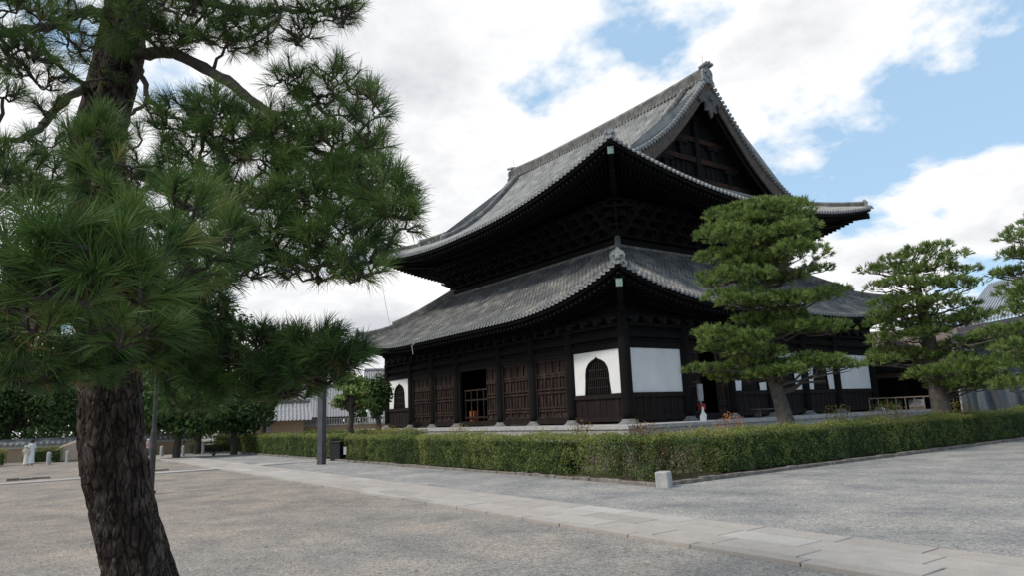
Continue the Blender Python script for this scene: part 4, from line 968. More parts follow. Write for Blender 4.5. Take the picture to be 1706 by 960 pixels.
# ------------------------------------------------------------------ hedges
def hedge(segs, label, name='hedge', h=1.15, dens=1000, size=.055, sparse=None, core=True, tone=0.0, group=None, seed=1):
    x0, y0, x1, y1, th = segs
    L = math.hypot(x1-x0, y1-y0); d = np.array([(x1-x0)/L, (y1-y0)/L, 0]); nrm = np.array([-d[1], d[0], 0]); o = np.array([x0, y0, 0])
    t = empty(name, ((x0+x1)/2, (y0+y1)/2, 0), label, 'hedge', group)
    n = int(L*(h*2+th)*dens); u = rng.uniform(0, L, n); side = rng.random(n)
    # shell: outward face, inner face, top
    f = h/(2*h+th); v = np.where(side < f, rng.exponential(.07, n), np.where(side < 2*f, th-rng.exponential(.07, n), rng.uniform(0, th, n)))
    z = np.where(side < 2*f, h*rng.uniform(.03, 1, n)**.85, h-rng.exponential(.05, n)+.01)
    wob = np.array([mnoise.noise(Vector((a*.9, b*2, c*1.6))) for a, b, c in zip(u, v, z)]); wb2 = np.array([mnoise.noise(Vector((a*3.1, b*2, c*3.3+7))) for a, b, c in zip(u, v, z)])
    v = v+np.where(side < f, -1, np.where(side < 2*f, 1, 0))*(wob*.10+wb2*.09); z = z+np.where(side >= 2*f, 1, .3)*(wob*.13+wb2*.09+rng.exponential(.012, n)*(rng.random(n) < .3)*3)
    keep = wb2 > -.42
    P = o+d*u[:, None]+nrm*v[:, None]; P[:, 2] = np.maximum(z, .03)
    nn = np.where((side < f)[:, None], -nrm, np.where((side < 2*f)[:, None], nrm, np.array([0, 0, 1.])))
    N_ = unit(nn+rng.normal(size=(n, 3))*.75+np.array([0, 0, .35]))
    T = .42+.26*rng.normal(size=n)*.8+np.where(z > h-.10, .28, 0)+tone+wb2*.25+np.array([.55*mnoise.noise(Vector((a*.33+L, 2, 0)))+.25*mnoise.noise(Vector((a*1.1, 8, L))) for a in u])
    if sparse is not None: keep &= rng.random(n) < sparse(u, z)
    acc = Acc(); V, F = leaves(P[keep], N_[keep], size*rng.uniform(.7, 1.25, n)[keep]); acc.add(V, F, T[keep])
    if not isinstance(core, bool):          # leaves through the open stretch where nothing solid backs them
        a_, b_ = (core[1], L) if core[0] == 0 else (0, core[0]); nv = int((b_-a_)*th*h*1500); uu = rng.uniform(a_, b_, nv); zz = h*rng.random(nv)**.7
        cl = np.array([mnoise.noise(Vector((q*1.3, w_*1.6, 9))) for q, w_ in zip(uu, zz)]); kk = rng.random(nv) < np.clip(.75+cl*1.6, .1, 1)
        PP = o+d*uu[:, None]+nrm*rng.uniform(.05, th-.05, nv)[:, None]; PP[:, 2] = zz
        V, F = leaves(PP[kk], unit(rng.normal(size=(kk.sum(), 3))+np.array([0, 0, .4])), size*1.05); acc.add(V, F, .3+rng.normal(size=kk.sum())*.2)
    # sprigs sticking out above
    ns = int(L*14); us = rng.uniform(0, L, ns); vs_ = rng.uniform(.05, th-.05, ns)
    for a, b in zip(us, vs_):
        q = o+d*a+nrm*b; k = 7; hh = rng.uniform(.02, .10)+.10*(rng.random() < .15); PP = q+rng.normal(size=(k, 3))*.03; PP[:, 2] = h+np.linspace(-.03, hh, k)
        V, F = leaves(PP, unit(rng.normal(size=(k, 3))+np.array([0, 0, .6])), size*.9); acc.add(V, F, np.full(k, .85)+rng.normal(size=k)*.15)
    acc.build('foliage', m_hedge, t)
    st = MB(); r = random.Random(seed)
    for i in range(int(L/.5)):
        a = r.uniform(0, L); b = r.uniform(.2, th-.2); q = o+d*a+nrm*b; hh = h*r.uniform(.7, .95)
        st.tube([q, q+np.array([r.gauss(0, .05), r.gauss(0, .05), hh*.5]), q+np.array([r.gauss(0, .14), r.gauss(0, .14), hh])], [.014, .010, .004], 5)
        for _ in range(2):
            z0 = r.uniform(.2, .7)*hh; st.tube([q+np.array([0, 0, z0]), q+np.array([r.gauss(0, .16), r.gauss(0, .16), z0+r.uniform(.1, .35)])], [.006, .003], 4)
    st.build('stems', bark_thin, t)
    if core:
        a0, a1 = core if isinstance(core, tuple) else (0, L)
        m = MB(); n1 = max(2, int((a1-a0)/.35)); pts = lin(a0+.12, a1-.12, n1)
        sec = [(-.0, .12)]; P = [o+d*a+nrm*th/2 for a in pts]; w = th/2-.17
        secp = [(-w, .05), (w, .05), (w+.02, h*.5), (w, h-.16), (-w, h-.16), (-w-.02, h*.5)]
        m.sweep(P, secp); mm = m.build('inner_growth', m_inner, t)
    return t
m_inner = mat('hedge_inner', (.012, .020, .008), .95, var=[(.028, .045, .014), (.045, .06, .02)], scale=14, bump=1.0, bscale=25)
def sp_front(u, z):                     # u from the west end; thins out near the east corner, low down
    a = np.clip((u-13.2)/2.5, 0, 1); lowz = np.clip((.85-z)/.5, 0, 1); cl = np.array([mnoise.noise(Vector((x*1.1, y*1.5, 3))) for x, y in zip(u, z)])
    return np.clip(1-a*lowz*(.0+2.2*np.clip(-cl-.10, 0, 1))-a*.03, .05, 1)
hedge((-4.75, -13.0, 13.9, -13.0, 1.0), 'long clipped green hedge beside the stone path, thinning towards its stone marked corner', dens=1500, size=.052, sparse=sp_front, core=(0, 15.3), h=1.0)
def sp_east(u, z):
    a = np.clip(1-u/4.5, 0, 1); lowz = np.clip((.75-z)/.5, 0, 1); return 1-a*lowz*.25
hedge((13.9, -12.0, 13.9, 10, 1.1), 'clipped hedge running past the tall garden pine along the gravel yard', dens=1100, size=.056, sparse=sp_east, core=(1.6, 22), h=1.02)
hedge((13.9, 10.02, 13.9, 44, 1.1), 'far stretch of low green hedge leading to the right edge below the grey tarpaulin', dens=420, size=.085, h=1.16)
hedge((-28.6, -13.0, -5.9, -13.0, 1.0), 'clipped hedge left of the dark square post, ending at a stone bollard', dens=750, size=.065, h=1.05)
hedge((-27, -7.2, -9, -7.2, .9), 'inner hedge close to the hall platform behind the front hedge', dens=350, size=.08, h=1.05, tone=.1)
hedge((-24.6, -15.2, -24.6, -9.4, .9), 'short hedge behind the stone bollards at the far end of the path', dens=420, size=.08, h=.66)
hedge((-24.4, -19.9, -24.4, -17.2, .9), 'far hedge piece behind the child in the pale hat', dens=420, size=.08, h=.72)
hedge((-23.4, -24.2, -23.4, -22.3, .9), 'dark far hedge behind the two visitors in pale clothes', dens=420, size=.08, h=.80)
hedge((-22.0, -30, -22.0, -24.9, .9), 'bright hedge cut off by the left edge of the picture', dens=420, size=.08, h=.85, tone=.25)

def shrub(c, r, h, n, mats, label, size=.06):
    t = empty('shrub', (c[0], c[1], 0), label, 'shrub'); q = unit(rng.normal(size=(n, 3)))*rng.uniform(.2, 1, (n, 1))**.5; P = np.array([c[0], c[1], h*.7])+q*np.array([r, r, h*.36])
    acc = Acc(); V, F = leaves(P, unit(rng.normal(size=(n, 3))+np.array([0, 0, .5])), size*rng.uniform(.7, 1.2, n)); acc.add(V, F, rng.random(n)); acc.build('foliage', mats, t)
    m = MB()
    for i in range(9): m.tube(wig((c[0]+rnd.gauss(0, .04), c[1]+rnd.gauss(0, .04), 0), P[rnd.randrange(n)], 3, .06), [.015, .012, .008, .005], 5)
    m.build('stems', bark_thin, t)
m_yel = leafmat('yellow_leaf', [(.12, .13, .02), (.26, .22, .04), (.30, .16, .04)], .25)
m_or = leafmat('orange_leaf', [(.26, .10, .04), (.42, .17, .07), (.50, .26, .10)], .25)
def gx_(px, x):
    d = ray(px, 700); t = (x-CAM[0])/d[0]; return x, CAM[1]+d[1]*t
def gxy(px, dist): p = at(px, 700, dist); return p[0], p[1]
shrub(gx_(1218, 12.4), .48, 1.42, 520, m_or, 'small bush with orange leaves before the side doorway')
shrub(gx_(1398, 12.4), .6, 1.55, 600, m_yel, 'yellowish bush behind the hedge right of the tall garden pine trunk')
shrub(gx_(1480, 12.3), .7, 1.6, 600, m_yel, 'yellow green bush between the hall corner and the second pine')
shrub(gx_(1602, 12.3), .6, 1.6, 600, m_yel, 'yellow flowering bush right of the spreading pine trunk')
shrub(gxy(968, 22), .45, 1.38, 420, m_red, 'reddish sprigs standing above the hedge by the plaster window bay')
shrub(gxy(1062, 19.5), .45, 1.34, 380, m_red, 'reddish sprigs above the hedge below the blank white panel')
shrub(gxy(1078, 16.9), .42, 1.28, 420, m_red, 'red and yellow leaved bush growing in the thin hedge corner')
shrub(gxy(765, 28.5), .5, 1.35, 400, m_yel, 'yellow green bush in front of the far end of the platform')
shrub(gxy(640, 33), .9, 1.4, 600, m_yel, 'pale yellow green shrubs at the near end of the far hedge gap')
shrub(gxy(358, 45), .9, 1.45, 500, m_yel, 'yellow leaved bush at the far end of the left hedge')

# ------------------------------------------------------------------ trees behind
def leaf_tree(px, pcy, rx, ry, dist, n, label, size=.3, kind='broad', gx=None, group=None, m=None):
    c = at(px, pcy, dist); s = dist/FPX; wx, wy = rx*s, ry*s
    t = empty('broad_tree' if kind == 'broad' else 'pine_tree', (c[0], c[1], 0), label, 'tree', group)
    acc = Acc(); bm = MB(); K = 20; cs = []
    for i in range(K):
        q = unit(rng.normal(size=3))*rng.uniform(.2, .66); cs.append(c+q*np.array([wx, wx, wy]))
    for cc in cs:
        nn = n//K; rr = rng.uniform(.30, .48); q = unit(rng.normal(size=(nn, 3)))*rng.uniform(.45, 1.05, (nn, 1))
        fl = .42 if kind == 'pine' else .8
        P = cc+q*np.array([wx, wx, wy*fl])*rr; P[:, 2] = np.maximum(P[:, 2], .4)
        V, F = leaves(P, unit(q+rng.normal(size=(nn, 3))*.6+np.array([0, 0, .3])), size*rng.uniform(.6, 1.3, nn)); acc.add(V, F, .45+rng.normal(size=nn)*.25)
        bm.tube(wig((c[0], c[1], max(.6, c[2]-wy*.6)), cc, 4, .06), [.16, .12, .09, .06, .03], 6)
    acc.build('crown', m or m_tree, t)
    MB().tube(wig((c[0], c[1], -.1), (c[0]+.2, c[1], max(1, c[2])), 5, .02), [.22, .2, .18, .16, .14, .1], 9).build('trunk', bark_thin, t); bm.build('branches', bark_thin, t)
G1 = 'trees beyond the courtyard'
leaf_tree(298, 686, 78, 54, 44, 7000, 'low bushy tree between the thin brown pole and the far hedge', group=G1)
leaf_tree(392, 684, 58, 52, 46, 6000, 'bushy tree at the far end of the left hedge by the ochre building', group=G1, size=.26)
leaf_tree(335, 598, 104, 150, 50, 14000, 'tall dense dark tree seen under the front pine branches right of its trunk', group=G1)
leaf_tree(250, 655, 85, 82, 54, 7000, 'dark tree just right of the foreground trunk behind the thin brown pole', group=G1)
leaf_tree(190, 665, 90, 66, 58, 6000, 'dark low tree directly behind the foreground trunk', group=G1)
leaf_tree(20, 655, 110, 82, 56, 9000, 'dark spreading tree left of the foreground trunk above the visitors', group=G1)
leaf_tree(-60, 640, 90, 100, 56, 5000, 'dark tree at the left edge behind the tiled wall', group=G1)
leaf_tree(438, 655, 38, 58, 54, 5000, 'tree overhanging the small ochre building', group=G1)
leaf_tree(585, 655, 42, 48, 44, 6000, 'layered pine left of the hall corner', kind='pine', m=m_pad, size=.22, group=G1)
leaf_tree(628, 660, 30, 52, 52, 5000, 'green tree immediately beside the far left column of the hall', group=G1)
leaf_tree(500, 640, 60, 40, 95, 4000, 'far green tree behind the grey roofs', size=.5, group=G1)
leaf_tree(640, 660, 60, 50, 100, 4000, 'far hazy tree behind the hall left corner', size=.5, group=G1)
leaf_tree(1480, 655, 40, 40, 85, 4000, 'dark tree seen through the corridor opening by the hall corner', size=.4, group=G1)
leaf_tree(1600, 640, 90, 34, 110, 5000, 'low far trees behind the corridor roof', size=.5, group=G1)
leaf_tree(1760, 620, 90, 60, 100, 4000, 'far tree behind the metal roof at the right edge', size=.5, group=G1)
leaf_tree(150, 660, 130, 75, 90, 9000, 'far dark tree filling the view left behind the foreground trunk', size=.5, group=G1)
leaf_tree(370, 665, 90, 62, 90, 7000, 'far dark tree behind the tall dense one', size=.5, group=G1)

def far_wood(px0, px1, dist, top):
    acc = Acc(); n = 26000; px = rng.uniform(px0, px1, n)
    hz = np.array([top*(1+.35*mnoise.noise(Vector((x*.02, 1, 0)))+.2*mnoise.noise(Vector((x*.07, 5, 0)))) for x in px])
    P = np.array([at(x, 700, dist+d)[:2] for x, d in zip(px, rng.uniform(-4, 8, n))]); P = np.column_stack([P, hz*rng.random(n)**.7])
    V, F = leaves(P, unit(rng.normal(size=(n, 3))+np.array([.3, -.3, .5])), rng.uniform(.5, 1.0, n)); acc.add(V, F, .4+rng.normal(size=n)*.25)
    o = acc.build('far_woods', m_tree, None); tag(o, 'far dark woods closing the view behind walls and houses', 'woods', kind='stuff')
far_wood(-500, 700, 125, 6.0); far_wood(1400, 2100, 135, 6.5)

# ------------------------------------------------------------------ walls and buildings behind
def tile_wall(x, y0, y1, zt, label):
    t = empty('boundary_wall', (x, (y0+y1)/2, 0), label, 'wall')
    MB().box(x-.2, x+.2, y0, y1, 0, zt-.32).build('wall', ochre, t); MB().box(x-.23, x+.23, y0, y1, zt-.32, zt-.17).build('white_band', plaster, t)
    m = MB(); m.sweep([(x, y, zt-.17) for y in lin(y0, y1, 8)], [(-.5, 0), (.5, 0), (.45, .08), (.1, .3), (.1, .42), (-.1, .42), (-.1, .3), (-.45, .08)]).build('tile_cap', tile_ridge, t)
    m = MB()
    for y in np.arange(y0+.15, y1, .3): m.tube([(x+.3, y, zt-.02), (x+.56, y, zt-.085)], .07, 8)
    m.build('eave_tiles', stone_pale, t)
tile_wall(-27.5, -45, -14.2, 1.12, 'long low ochre wall with white band and grey tile cap behind the visitors')
bt = empty('house', (-31, -33, 0), 'dark tiled house roof rising behind the boundary wall at the left edge', 'house')
MB().box(-36, -31, -31, -27.4, 0, 1.5).build('wall', wood_pale, bt)
MB().sweep([(-33.5, y, 1.45) for y in lin(-32, -26.6, 6)], [(-3.2, 0), (3.2, 0), (1.6, .45), (.2, 1.0), (-.2, 1.0), (-1.6, .45)]).build('roof', tile_ridge, bt)
def gable_house(px0, px1, dist, z_eave, z_ridge, label, wallm, roofm, depth=5, over=.6):
    a = at(px0, 700, dist)[:2]; b = at(px1, 700, dist)[:2]; d = unit(b-a); L = np.linalg.norm(b-a); nrm = np.array([-d[1], d[0]]); c = (a+b)/2
    t = empty('house', (*c, 0), label, 'house')
    def P(u, v, z): q = a+d*u+nrm*v; return (q[0], q[1], z)
    m = MB(); m.add([P(0, 0, 0), P(L, 0, 0), P(L, depth, 0), P(0, depth, 0), P(0, 0, z_eave), P(L, 0, z_eave), P(L, depth, z_eave), P(0, depth, z_eave), P(0, depth/2, z_ridge-.1), P(L, depth/2, z_ridge-.1)],
        [(0, 1, 5, 4), (1, 2, 6, 9, 5), (2, 3, 7, 6), (3, 0, 4, 8, 7)]); m.build('wall', wallm, t)
    V = []; F = []; n = max(8, int((L+2*over)/.3)); us = np.linspace(-over, L+over, n*4+1); sl = (z_ridge-z_eave)/(depth/2)
    for s_ in (0, 1):
        o = len(V)
        for i, u in enumerate(us):
            hh = (.09, .03, 0, .03)[i % 4]
            for w in (0, 1): 
                v = -over if w == 0 else depth/2
                if s_: v = depth-v
                V.append(P(u, v, (z_eave-over*sl if w == 0 else z_ridge)+hh+.05))
        F += [(o+2*i, o+2*i+2, o+2*i+3, o+2*i+1) for i in range(len(us)-1)]
    MB().add(V, F).build('roof', roofm, t)
    MB().sweep([P(u, depth/2, z_ridge+.05) for u in lin(-over, L+over, 5)], ridge_sec(.35, .35, 2)).build('ridge', roofm, t)
    return t, P, L
t, P, L = gable_house(414, 506, 60, 2.15, 3.35, 'small ochre walled building with grey tiled gable roof beyond the left hedge', ochre, mat('pale_tile', (.17, .17, .18), .75, var=[(.36, .36, .37)], scale=5))
for u0, u1 in ((L*.22, L*.42),):
    m = MB(); m.add([P(u0, -.05, 0), P(u1, -.05, 0), P(u1, -.05, 1.9), P(u0, -.05, 1.9), P(u0, .05, 0), P(u1, .05, 0), P(u1, .05, 1.9), P(u0, .05, 1.9)], [(0, 1, 2, 3), (0, 4, 5, 1), (1, 5, 6, 2), (2, 6, 7, 3), (3, 7, 4, 0)]); m.build('door', stone, t)
gable_house(508, 572, 84, 2.9, 5.9, 'building with broad brownish grey roof behind the small ochre one', wood_pale, shingle, depth=9, over=1)
gable_house(612, 660, 95, 6.0, 8.5, 'distant pale house glimpsed between the trees left of the hall', plaster, shingle, depth=9, over=.5)
a = at(500, 700, 63)[:2]; b = at(668, 700, 63)[:2]; t = empty('boundary_wall', (*((a+b)/2), 0), 'low ochre wall with pale coping left of the hall corner', 'wall')
MB().bar((*a, .7), (*b, .7), .3, 1.4).build('wall', ochre, t); MB().bar((*a, 1.47), (*b, 1.47), .5, .12).build('coping', stone_pale, t)
m = MB()
for k in np.linspace(0, 1, 40): q = a+(b-a)*k; m.box(q[0]-.04, q[0]+.04, q[1]-.04, q[1]+.04, 1.53, 1.95)
m.bar((*a, 1.98), (*b, 1.98), .08, .06).build('railing', stone, t)
# --- right background: corridor, wall, shed
def pd(px, dist, z): p = at(px, 700, dist); return np.array([p[0], p[1], z])
cor = empty('corridor', tuple(pd(1540, 62, 0)), 'dark open sided corridor building with brown roof to the right of the hall', 'corridor building')
def zat(py, px, dist): return at(px, py, dist)[2]
A0, A1 = pd(1420, 62, 0), pd(1700, 62, 0); dx_ = unit(A1-A0); dn = np.array([-dx_[1], dx_[0], 0])
if dn@(A0-CAM) < 0: dn = -dn
Lc = np.linalg.norm(A1-A0); ze = zat(607, 1560, 60); zr_ = zat(543, 1560, 64)
def Q(u, v, z): return A0+dx_*u+dn*v+np.array([0, 0, z])
V = [Q(-1, -2.0, ze-.5), Q(Lc, -2.0, ze-.5), Q(Lc, 3, zr_), Q(1.5, 3, zr_), Q(Lc, 8, ze-.5), Q(-1, 8, ze-.5)]
V += [v-np.array([0, 0, .35]) for v in V]
MB().add(V, [(0, 1, 2, 3), (3, 2, 4, 5), (0, 3, 5), (6, 9, 8, 7), (0, 6, 7, 1), (6, 0, 5, 11)]).build('roof', brown_roof, cor)
m = MB()
for u in np.arange(-.8, Lc, .45): m.bar(Q(u, -1.95, ze-.95), Q(u, .4, ze+.3), .14, .16)
m.build('rafters', wood, cor)
MB().bar(Q(-.5, 0, ze-.7), Q(Lc, 0, ze-.7), .35, 1.3).bar(Q(-.5, 5, ze-1.2), Q(Lc, 5, ze-1.2), .3, 2.6).build('beam', wood, cor)
for px in (1512, 1549, 1587, 1600, 1621, 1646, 1672):
    q = pd(px, 62, 0); MB().lathe((q[0], q[1], 0), [(.26, 0), (.24, .3), (.24, ze-.9)], 10).build('column', wood, cor)
# gabled porch facing the yard
pc = pd(1508, 55, 0); lat = np.cross([0, 0, 1], unit(np.array([CAM[0]-pc[0], CAM[1]-pc[1], 0]))); lat = lat if lat@dx_ > 0 else -lat
fwd = unit(np.array([CAM[0]-pc[0], CAM[1]-pc[1], 0])); za_, zb_ = zat(566, 1508, 55), zat(606, 1455, 55)
prf = [(-2.9, zb_-.1), (-2.1, zb_+.3), (-1.1, zb_+1.0), (-.35, za_-.2), (0, za_)]; prf = prf+[(-x, z) for x, z in reversed(prf[:-1])]
top = prf; bot = [(x, z-.28) for x, z in reversed(prf)]
n = len(prf); V = [pc+lat*x+np.array([0, 0, z])+fwd*.8 for x, z in prf]+[pc+lat*x+np.array([0, 0, z])-fwd*7 for x, z in prf]
V += [v-np.array([0, 0, .25]) for v in V]
F = [(i, i+1, n+i+1, n+i) for i in range(n-1)]+[(2*n+i, 3*n+i, 3*n+i+1, 2*n+i+1) for i in range(n-1)]+[(i, 2*n+i, 2*n+i+1, i+1) for i in range(n-1)]
MB().add(V, F).build('porch_roof', brown_roof, cor)
m = MB()
for x, z in zip(np.linspace(-2.7, 2.7, 22), np.interp(np.linspace(-2.7, 2.7, 22), [p[0] for p in prf], [p[1] for p in prf])): m.obox(pc+lat*x+np.array([0, 0, z-.36])+fwd*.72, lat*.05, fwd*.1, (0, 0, .05))
m.build('rafter_ends', plaster, cor)
V = [pc+lat*x+np.array([0, 0, z-.25]) for x, z in prf]+[pc+lat*x+np.array([0, 0, min(zb_-.6, z-.3)]) for x, z in prf]
MB().add(V, [(i, i+1, n+i+1, n+i) for i in range(n-1)]).build('porch_gable', wood, cor)
for x in (-2.3, 2.3):
    q = pc+lat*x; MB().lathe((q[0], q[1], 0), [(.2, 0), (.18, zb_-.5)], 10).build('column', wood, cor)
rl = empty('railing', tuple(pd(1500, 50, 0)), 'pale wooden railing between the hall corner and the corridor', 'railing')
a, b = pd(1452, 50, 0), pd(1560, 50, 0); up = np.array([0, 0, 1.]); zr2 = zat(663, 1500, 50); MB().bar(a+up*zr2, b+up*zr2, .07, .07).build('rail', mat('pale_wood', (.20, .15, .12), .8), rl)
for k in np.linspace(0, 1, 8): q = a+(b-a)*k; MB().bar(q, q+up*(zr2-.05), .05, .05, up=(1, 0, 0)).build('rail_post', MATS['pale_wood'], rl)
fw_ = empty('boundary_wall', tuple(pd(1610, 85, 0)), 'sunlit ochre wall with grey tile cap seen between the corridor posts', 'wall')
a, b = pd(1480, 85, 0), pd(1720, 85, 0); z1 = zat(676, 1600, 85); MB().bar(a+up*z1/2, b+up*z1/2, .4, z1).build('wall', ochre, fw_); MB().bar(a+up*(z1+.1), b+up*(z1+.1), .45, .2).build('white_band', plaster, fw_)
MB().sweep([a+(b-a)*k+up*(z1+.2) for k in lin(0, 1, 6)], [(-.9, 0), (.9, 0), (.15, .75), (.15, 1.05), (-.15, 1.05), (-.15, .75)]).build('tile_cap', tile_ridge, fw_)
# ribbed metal roof over a tarpaulin clad scaffold
sh = empty('scaffold_shelter', tuple(pd(1680, 48, 0)), 'temporary shelter with ribbed pale metal roof and grey tarpaulin sides at the right edge', 'shelter')
T0, T1 = at(1647, 476, 54), at(1790, 430, 54); B0, B1 = at(1594, 548, 44), at(1800, 508, 44)
nr_ = 34; V = []
for i in range(nr_*4+1):
    t_ = i/(nr_*4); hh = (0, .16, .16, 0)[i % 4]
    for p in (B0+(B1-B0)*t_, T0+(T1-T0)*t_): V.append(p+np.array([0, 0, hh]))
MB().add(V, [(2*i, 2*i+2, 2*i+3, 2*i+1) for i in range(nr_*4)]).build('metal_roof', zinc, sh)
m = MB(); m.bar(B0+up*-.12, B1+up*-.12, .12, .25); m.build('eave_beam', metal_dark, sh)
def cloth(px0, px1, d0, d1, pyt0, pyt1, name, seed):
    n1, n2 = 60, 14; V = []
    for i in range(n1+1):
        t_ = i/n1; px = px0+(px1-px0)*t_; dd = d0+(d1-d0)*t_; zt_ = zat(pyt0+(pyt1-pyt0)*t_, px, dd); p = at(px, 700, dd)
        for j in range(n2+1):
            s_ = j/n2; fold = (mnoise.noise(Vector((t_*9+s_*1.5, s_*1.3, seed)))*.35+.12*math.sin(t_*40+s_*3))
            q = np.array([p[0], p[1], zt_*s_])+unit(np.array([p[0]-CAM[0], p[1]-CAM[1], 0]))*fold; V.append(q)
    F = [(i*(n2+1)+j, (i+1)*(n2+1)+j, (i+1)*(n2+1)+j+1, i*(n2+1)+j+1) for i in range(n1) for j in range(n2)]
    np_mesh(name, V, F, tarp, sh, smooth=True)
cloth(1604, 1800, 45, 46, 556, 530, 'tarpaulin', 1); cloth(1634, 1800, 41, 42, 628, 610, 'tarpaulin', 6)
for px in (1606, 1640, 1690): q = pd(px, 44.4, 0); m = MB().tube([q, q+up*(zat(552, px, 44.4)+.1)], .05, 8).build('scaffold_pole', stone, sh)

# ------------------------------------------------------------------ small things in the yard
def bollard(px, py, h, w, label):
    p = on_plane(px, py); o = MB().add([], []); m = MB(); m.lathe((0, 0, 0), [(w, -.05), (w, h*.86), (w*.9, h*.95), (w*.55, h)], 12)
    o = m.build('bollard', stone_pale, smooth=False); o.location = p; tag(o, label, 'bollard', 'stone bollards across the far end of the yard')
bollard(80.5, 775, .66, .11, 'stone bollard left of the foreground trunk, right of the two pale dressed visitors'); bollard(112, 771, .62, .10, 'pale stone bollard half seen beside the left edge of the foreground trunk')
bollard(269, 762, .64, .11, 'stone bollard right of the thin brown pole and nearest to it'); bollard(305, 760, .60, .09, 'slim stone bollard, middle one right of the thin brown pole'); bollard(338, 757, .66, .10, 'stone bollard at the far end of the left hedge')
bs = MB(); r = random.Random(3); q = on_plane(130, 770); 
bs.prism([(-1.2, 0), (1.0, 0), (1.1, .7), (.7, 1.1), (0, 1.2), (-.7, .95), (-1.2, .6)], (0, 0, 0), (.3, .95, 0), (0, 0, 1), (.95, -.3, 0), .5); o = bs.build('boulder', mat('sand_stone', (.30, .235, .18), .9, var=[(.40, .32, .25)], scale=3, bump=.5, bscale=10)); o.location = (q[0]-1.2, q[1], 0)
bv = o.modifiers.new('b', 'BEVEL'); bv.width = .12; bv.segments = 3; tag(o, 'large sandy coloured boulder just left of the foreground trunk', 'boulder')
# two poles
p = on_plane(251, 823); o = empty('pole', tuple(p), 'thin brown steel pole standing right of the foreground trunk', 'pole')
MB().tube([p-up*.1, p+up*1.55], .075, 12).tube([p+up*1.55, p+up*1.65], [.075, .055], 12).tube([p+up*1.65, p+up*4.2], .055, 12).build('shaft', rust, o); MB().lathe(p, [(.12, 0), (.12, .05), (.09, .07)], 12).build('base', rust, o)
p = on_plane(535.5, 775); o = empty('post', tuple(p), 'dark square post standing at the gap in the hedges', 'post')
d1 = np.array([.5, .5, 0]); d1 = np.array([math.cos(.5), math.sin(.5), 0]); d2 = np.array([-d1[1], d1[0], 0])
MB().obox(p+up*2.55, d1*.125, d2*.125, up*2.6).build('shaft', metal_dark, o); MB().obox(p+up*5.2, d1*.16, d2*.16, up*.06).build('cap', metal_dark, o)
p = on_plane(549, 770)+np.array([-.3, .5, 0]); o = empty('waste_bin', tuple(p), 'black bin with a white notice behind the dark square post', 'bin')
MB().obox(p+up*.38, d1*.26, d2*.22, up*.38).obox(p+up*.78, d1*.29, d2*.25, up*.03).build('body', m_black, o); nn = unit(CAM*np.array([1, 1, 0])-p*np.array([1, 1, 0])); MB().obox(p+nn*.45+np.cross(up, nn)*-(-.28)+up*.42, np.cross(up, nn)*.06, nn*.01, up*.16).build('notice', m_white, o)
p = on_plane(1107, 811); m = MB(); m.obox((0, 0, .10), (.145, .02, 0), (-.02, .14, 0), (0, 0, .21)); o = m.build('corner_stone', stone_pale); o.location = p; o.rotation_euler = (.02, -.03, .25)
bv = o.modifiers.new('b', 'BEVEL'); bv.width = .035; bv.segments = 3; tag(o, 'squat pale stone block marking the hedge corner', 'stone block')
p = on_plane(1010, 797)+np.array([-.1, .55, 0])
o = empty('tree_trunk', tuple(p), 'slim mossy trunk standing in the thin part of the front hedge', 'trunk'); MB().tube([p-up*.05, p+up*.5+np.array([.02, 0, 0]), p+up*1.0], [.10, .08, .07], 10).build('trunk', moss_bark, o); MB().tube([p+up*.8, p+up*1.05+np.array([.2, .1, 0])], [.03, .02], 7).build('branch', moss_bark, o)

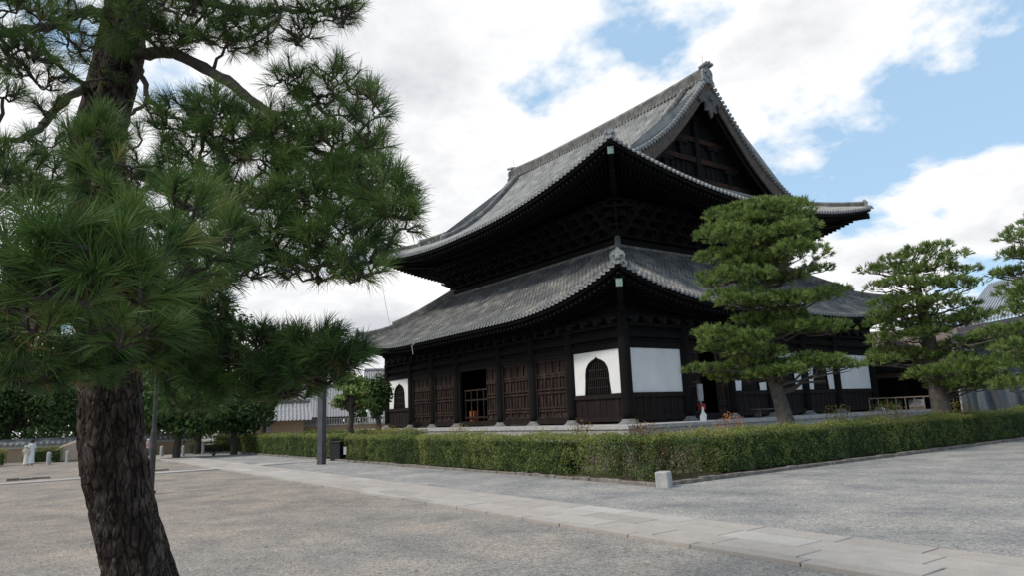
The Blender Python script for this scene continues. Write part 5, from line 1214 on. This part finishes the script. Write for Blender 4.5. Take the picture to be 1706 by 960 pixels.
# ------------------------------------------------------------------ visitors
def person(px, py, H, top, bottom, label, hat=None, skirt=False, face=0.0, zoff=0.0, loc=None, lean=0):
    p = on_plane(px, py) if loc is None else np.array(loc); root = empty('person', (p[0], p[1], 0), label, 'person', rz=face)
    s = H/1.7; J = [(0, 0, .92), (0, 0, 1.12), (0, 0, 1.38), (0, 0, 1.48), (0, -.01, 1.60), (.09, 0, .88), (.10, -.06, .48), (.10, .05, .08), (.10, -.10, .03), (-.09, 0, .88), (-.10, .07, .48), (-.10, .14, .08), (-.10, 0, .03), (.19, 0, 1.38), (.24, -.02, 1.10), (.20, -.16, .88), (-.19, 0, 1.38), (-.24, -.02, 1.10), (-.20, -.16, .90)]
    E = [(0, 1), (1, 2), (2, 3), (3, 4), (0, 5), (5, 6), (6, 7), (7, 8), (0, 9), (9, 10), (10, 11), (11, 12), (2, 13), (13, 14), (14, 15), (2, 16), (16, 17), (17, 18)]
    Rr = [.14, .12, .15, .055, .10, .09, .06, .042, .035, .09, .06, .042, .035, .06, .042, .032, .06, .042, .032]
    me = bpy.data.meshes.new('body'); me.from_pydata([(x*s, (y-lean*max(0, z-.9))*s, z*s) for x, y, z in J], E, []); o = bpy.data.objects.new('body', me); col.objects.link(o); o.parent = root; me.materials.append(m_skin)
    sk = o.modifiers.new('s', 'SKIN'); 
    for v_, r_ in zip(me.skin_vertices[0].data, Rr): v_.radius = (r_*s, r_*s)
    me.skin_vertices[0].data[0].use_root = True
    o.modifiers.new('ss', 'SUBSURF').levels = 1; o.modifiers['ss'].render_levels = 2
    def ring(name, prof, mt, cy=0):
        m = MB()
        V = [(rx*s*math.cos(t), (ry*s*math.sin(t))-lean*max(0, z-.9)*s, z*s) for rx, ry, z in prof for t in np.linspace(0, 2*PI, 17)[:-1]]
        k = len(prof); m.add(V, [(i*16+j, i*16+(j+1) % 16, (i+1)*16+(j+1) % 16, (i+1)*16+j) for i in range(k-1) for j in range(16)]+[tuple((k-1)*16+j for j in range(16))])
        q = m.build(name, mt); q.parent = root
    ring('shirt', [(.20, .15, .84), (.19, .14, .95), (.18, .13, 1.1), (.21, .14, 1.3), (.20, .13, 1.42), (.08, .07, 1.47)], top)
    m = MB()
    for sx in (1, -1): m.tube([(sx*.19*s, -lean*.45*s, 1.39*s), (sx*.235*s, -.02*s-lean*.25*s, 1.16*s)], [.075*s, .07*s], 10)
    q = m.build('sleeves', top); q.parent = root
    if skirt: ring('skirt', [(.23, .20, .16), (.21, .18, .45), (.20, .17, .80), (.17, .14, .95)], bottom)
    else: ring('shorts', [(.21, .15, .50), (.20, .15, .75), (.18, .14, .93)], bottom)
    ring('hair', [(.10, .11, 1.52), (.115, .125, 1.60), (.105, .115, 1.68), (.06, .07, 1.73)], m_hair if not hat else hat)
    if hat: ring('hat_brim', [(.17, .18, 1.60), (.11, .12, 1.64)], hat)
person(50.5, 777, 1.33, m_white, m_white, 'visitor with dark hair in a white top and white skirt holding a pink bag', skirt=True, face=2.2)
person(43, 777.5, 1.05, m_cream, m_cream, 'visitor in a long beige coat leaning beside the one in white', skirt=True, face=1.2, lean=.35, hat=m_cream)
person(246, 763, 1.08, m_pink, m_teal, 'child in mint hat, pink shirt and teal shorts at the far path end', hat=m_mint, face=-1.2)
q = at(424, 723, 47); person(0, 0, 1.22, m_white, m_teal, 'person whose dark haired head shows above the left hedge', loc=(q[0], q[1], 0))
# fallen needles, twigs and pebbles on the yard near the camera
n = 6000; ang = rng.uniform(-1.75, .05, n); rr_ = 2.5+16*rng.random(n)**1.2
P = np.stack([CAM[0]+np.sin(ang)*rr_, CAM[1]+np.cos(ang)*rr_, np.full(n, .012)], 1); P = P[~((P[:, 1] > -18.3) & (P[:, 1] < -16.3))]; P = P[P[:, 1] < -13.4]
V, F = leaves(P, unit(np.array([0, 0, 1.])+rng.normal(size=(len(P), 3))*.25), rng.uniform(.012, .045, len(P)), .5)
o = np_mesh('fallen_litter', V, F, mat('litter', (.10, .08, .06), .9, tint=[(.06, .045, .03), (.20, .17, .14), (.38, .36, .33)]), tint=rng.random(len(F))); tag(o, 'scattered dry needles and small stones on the gravel', 'litter', kind='stuff')
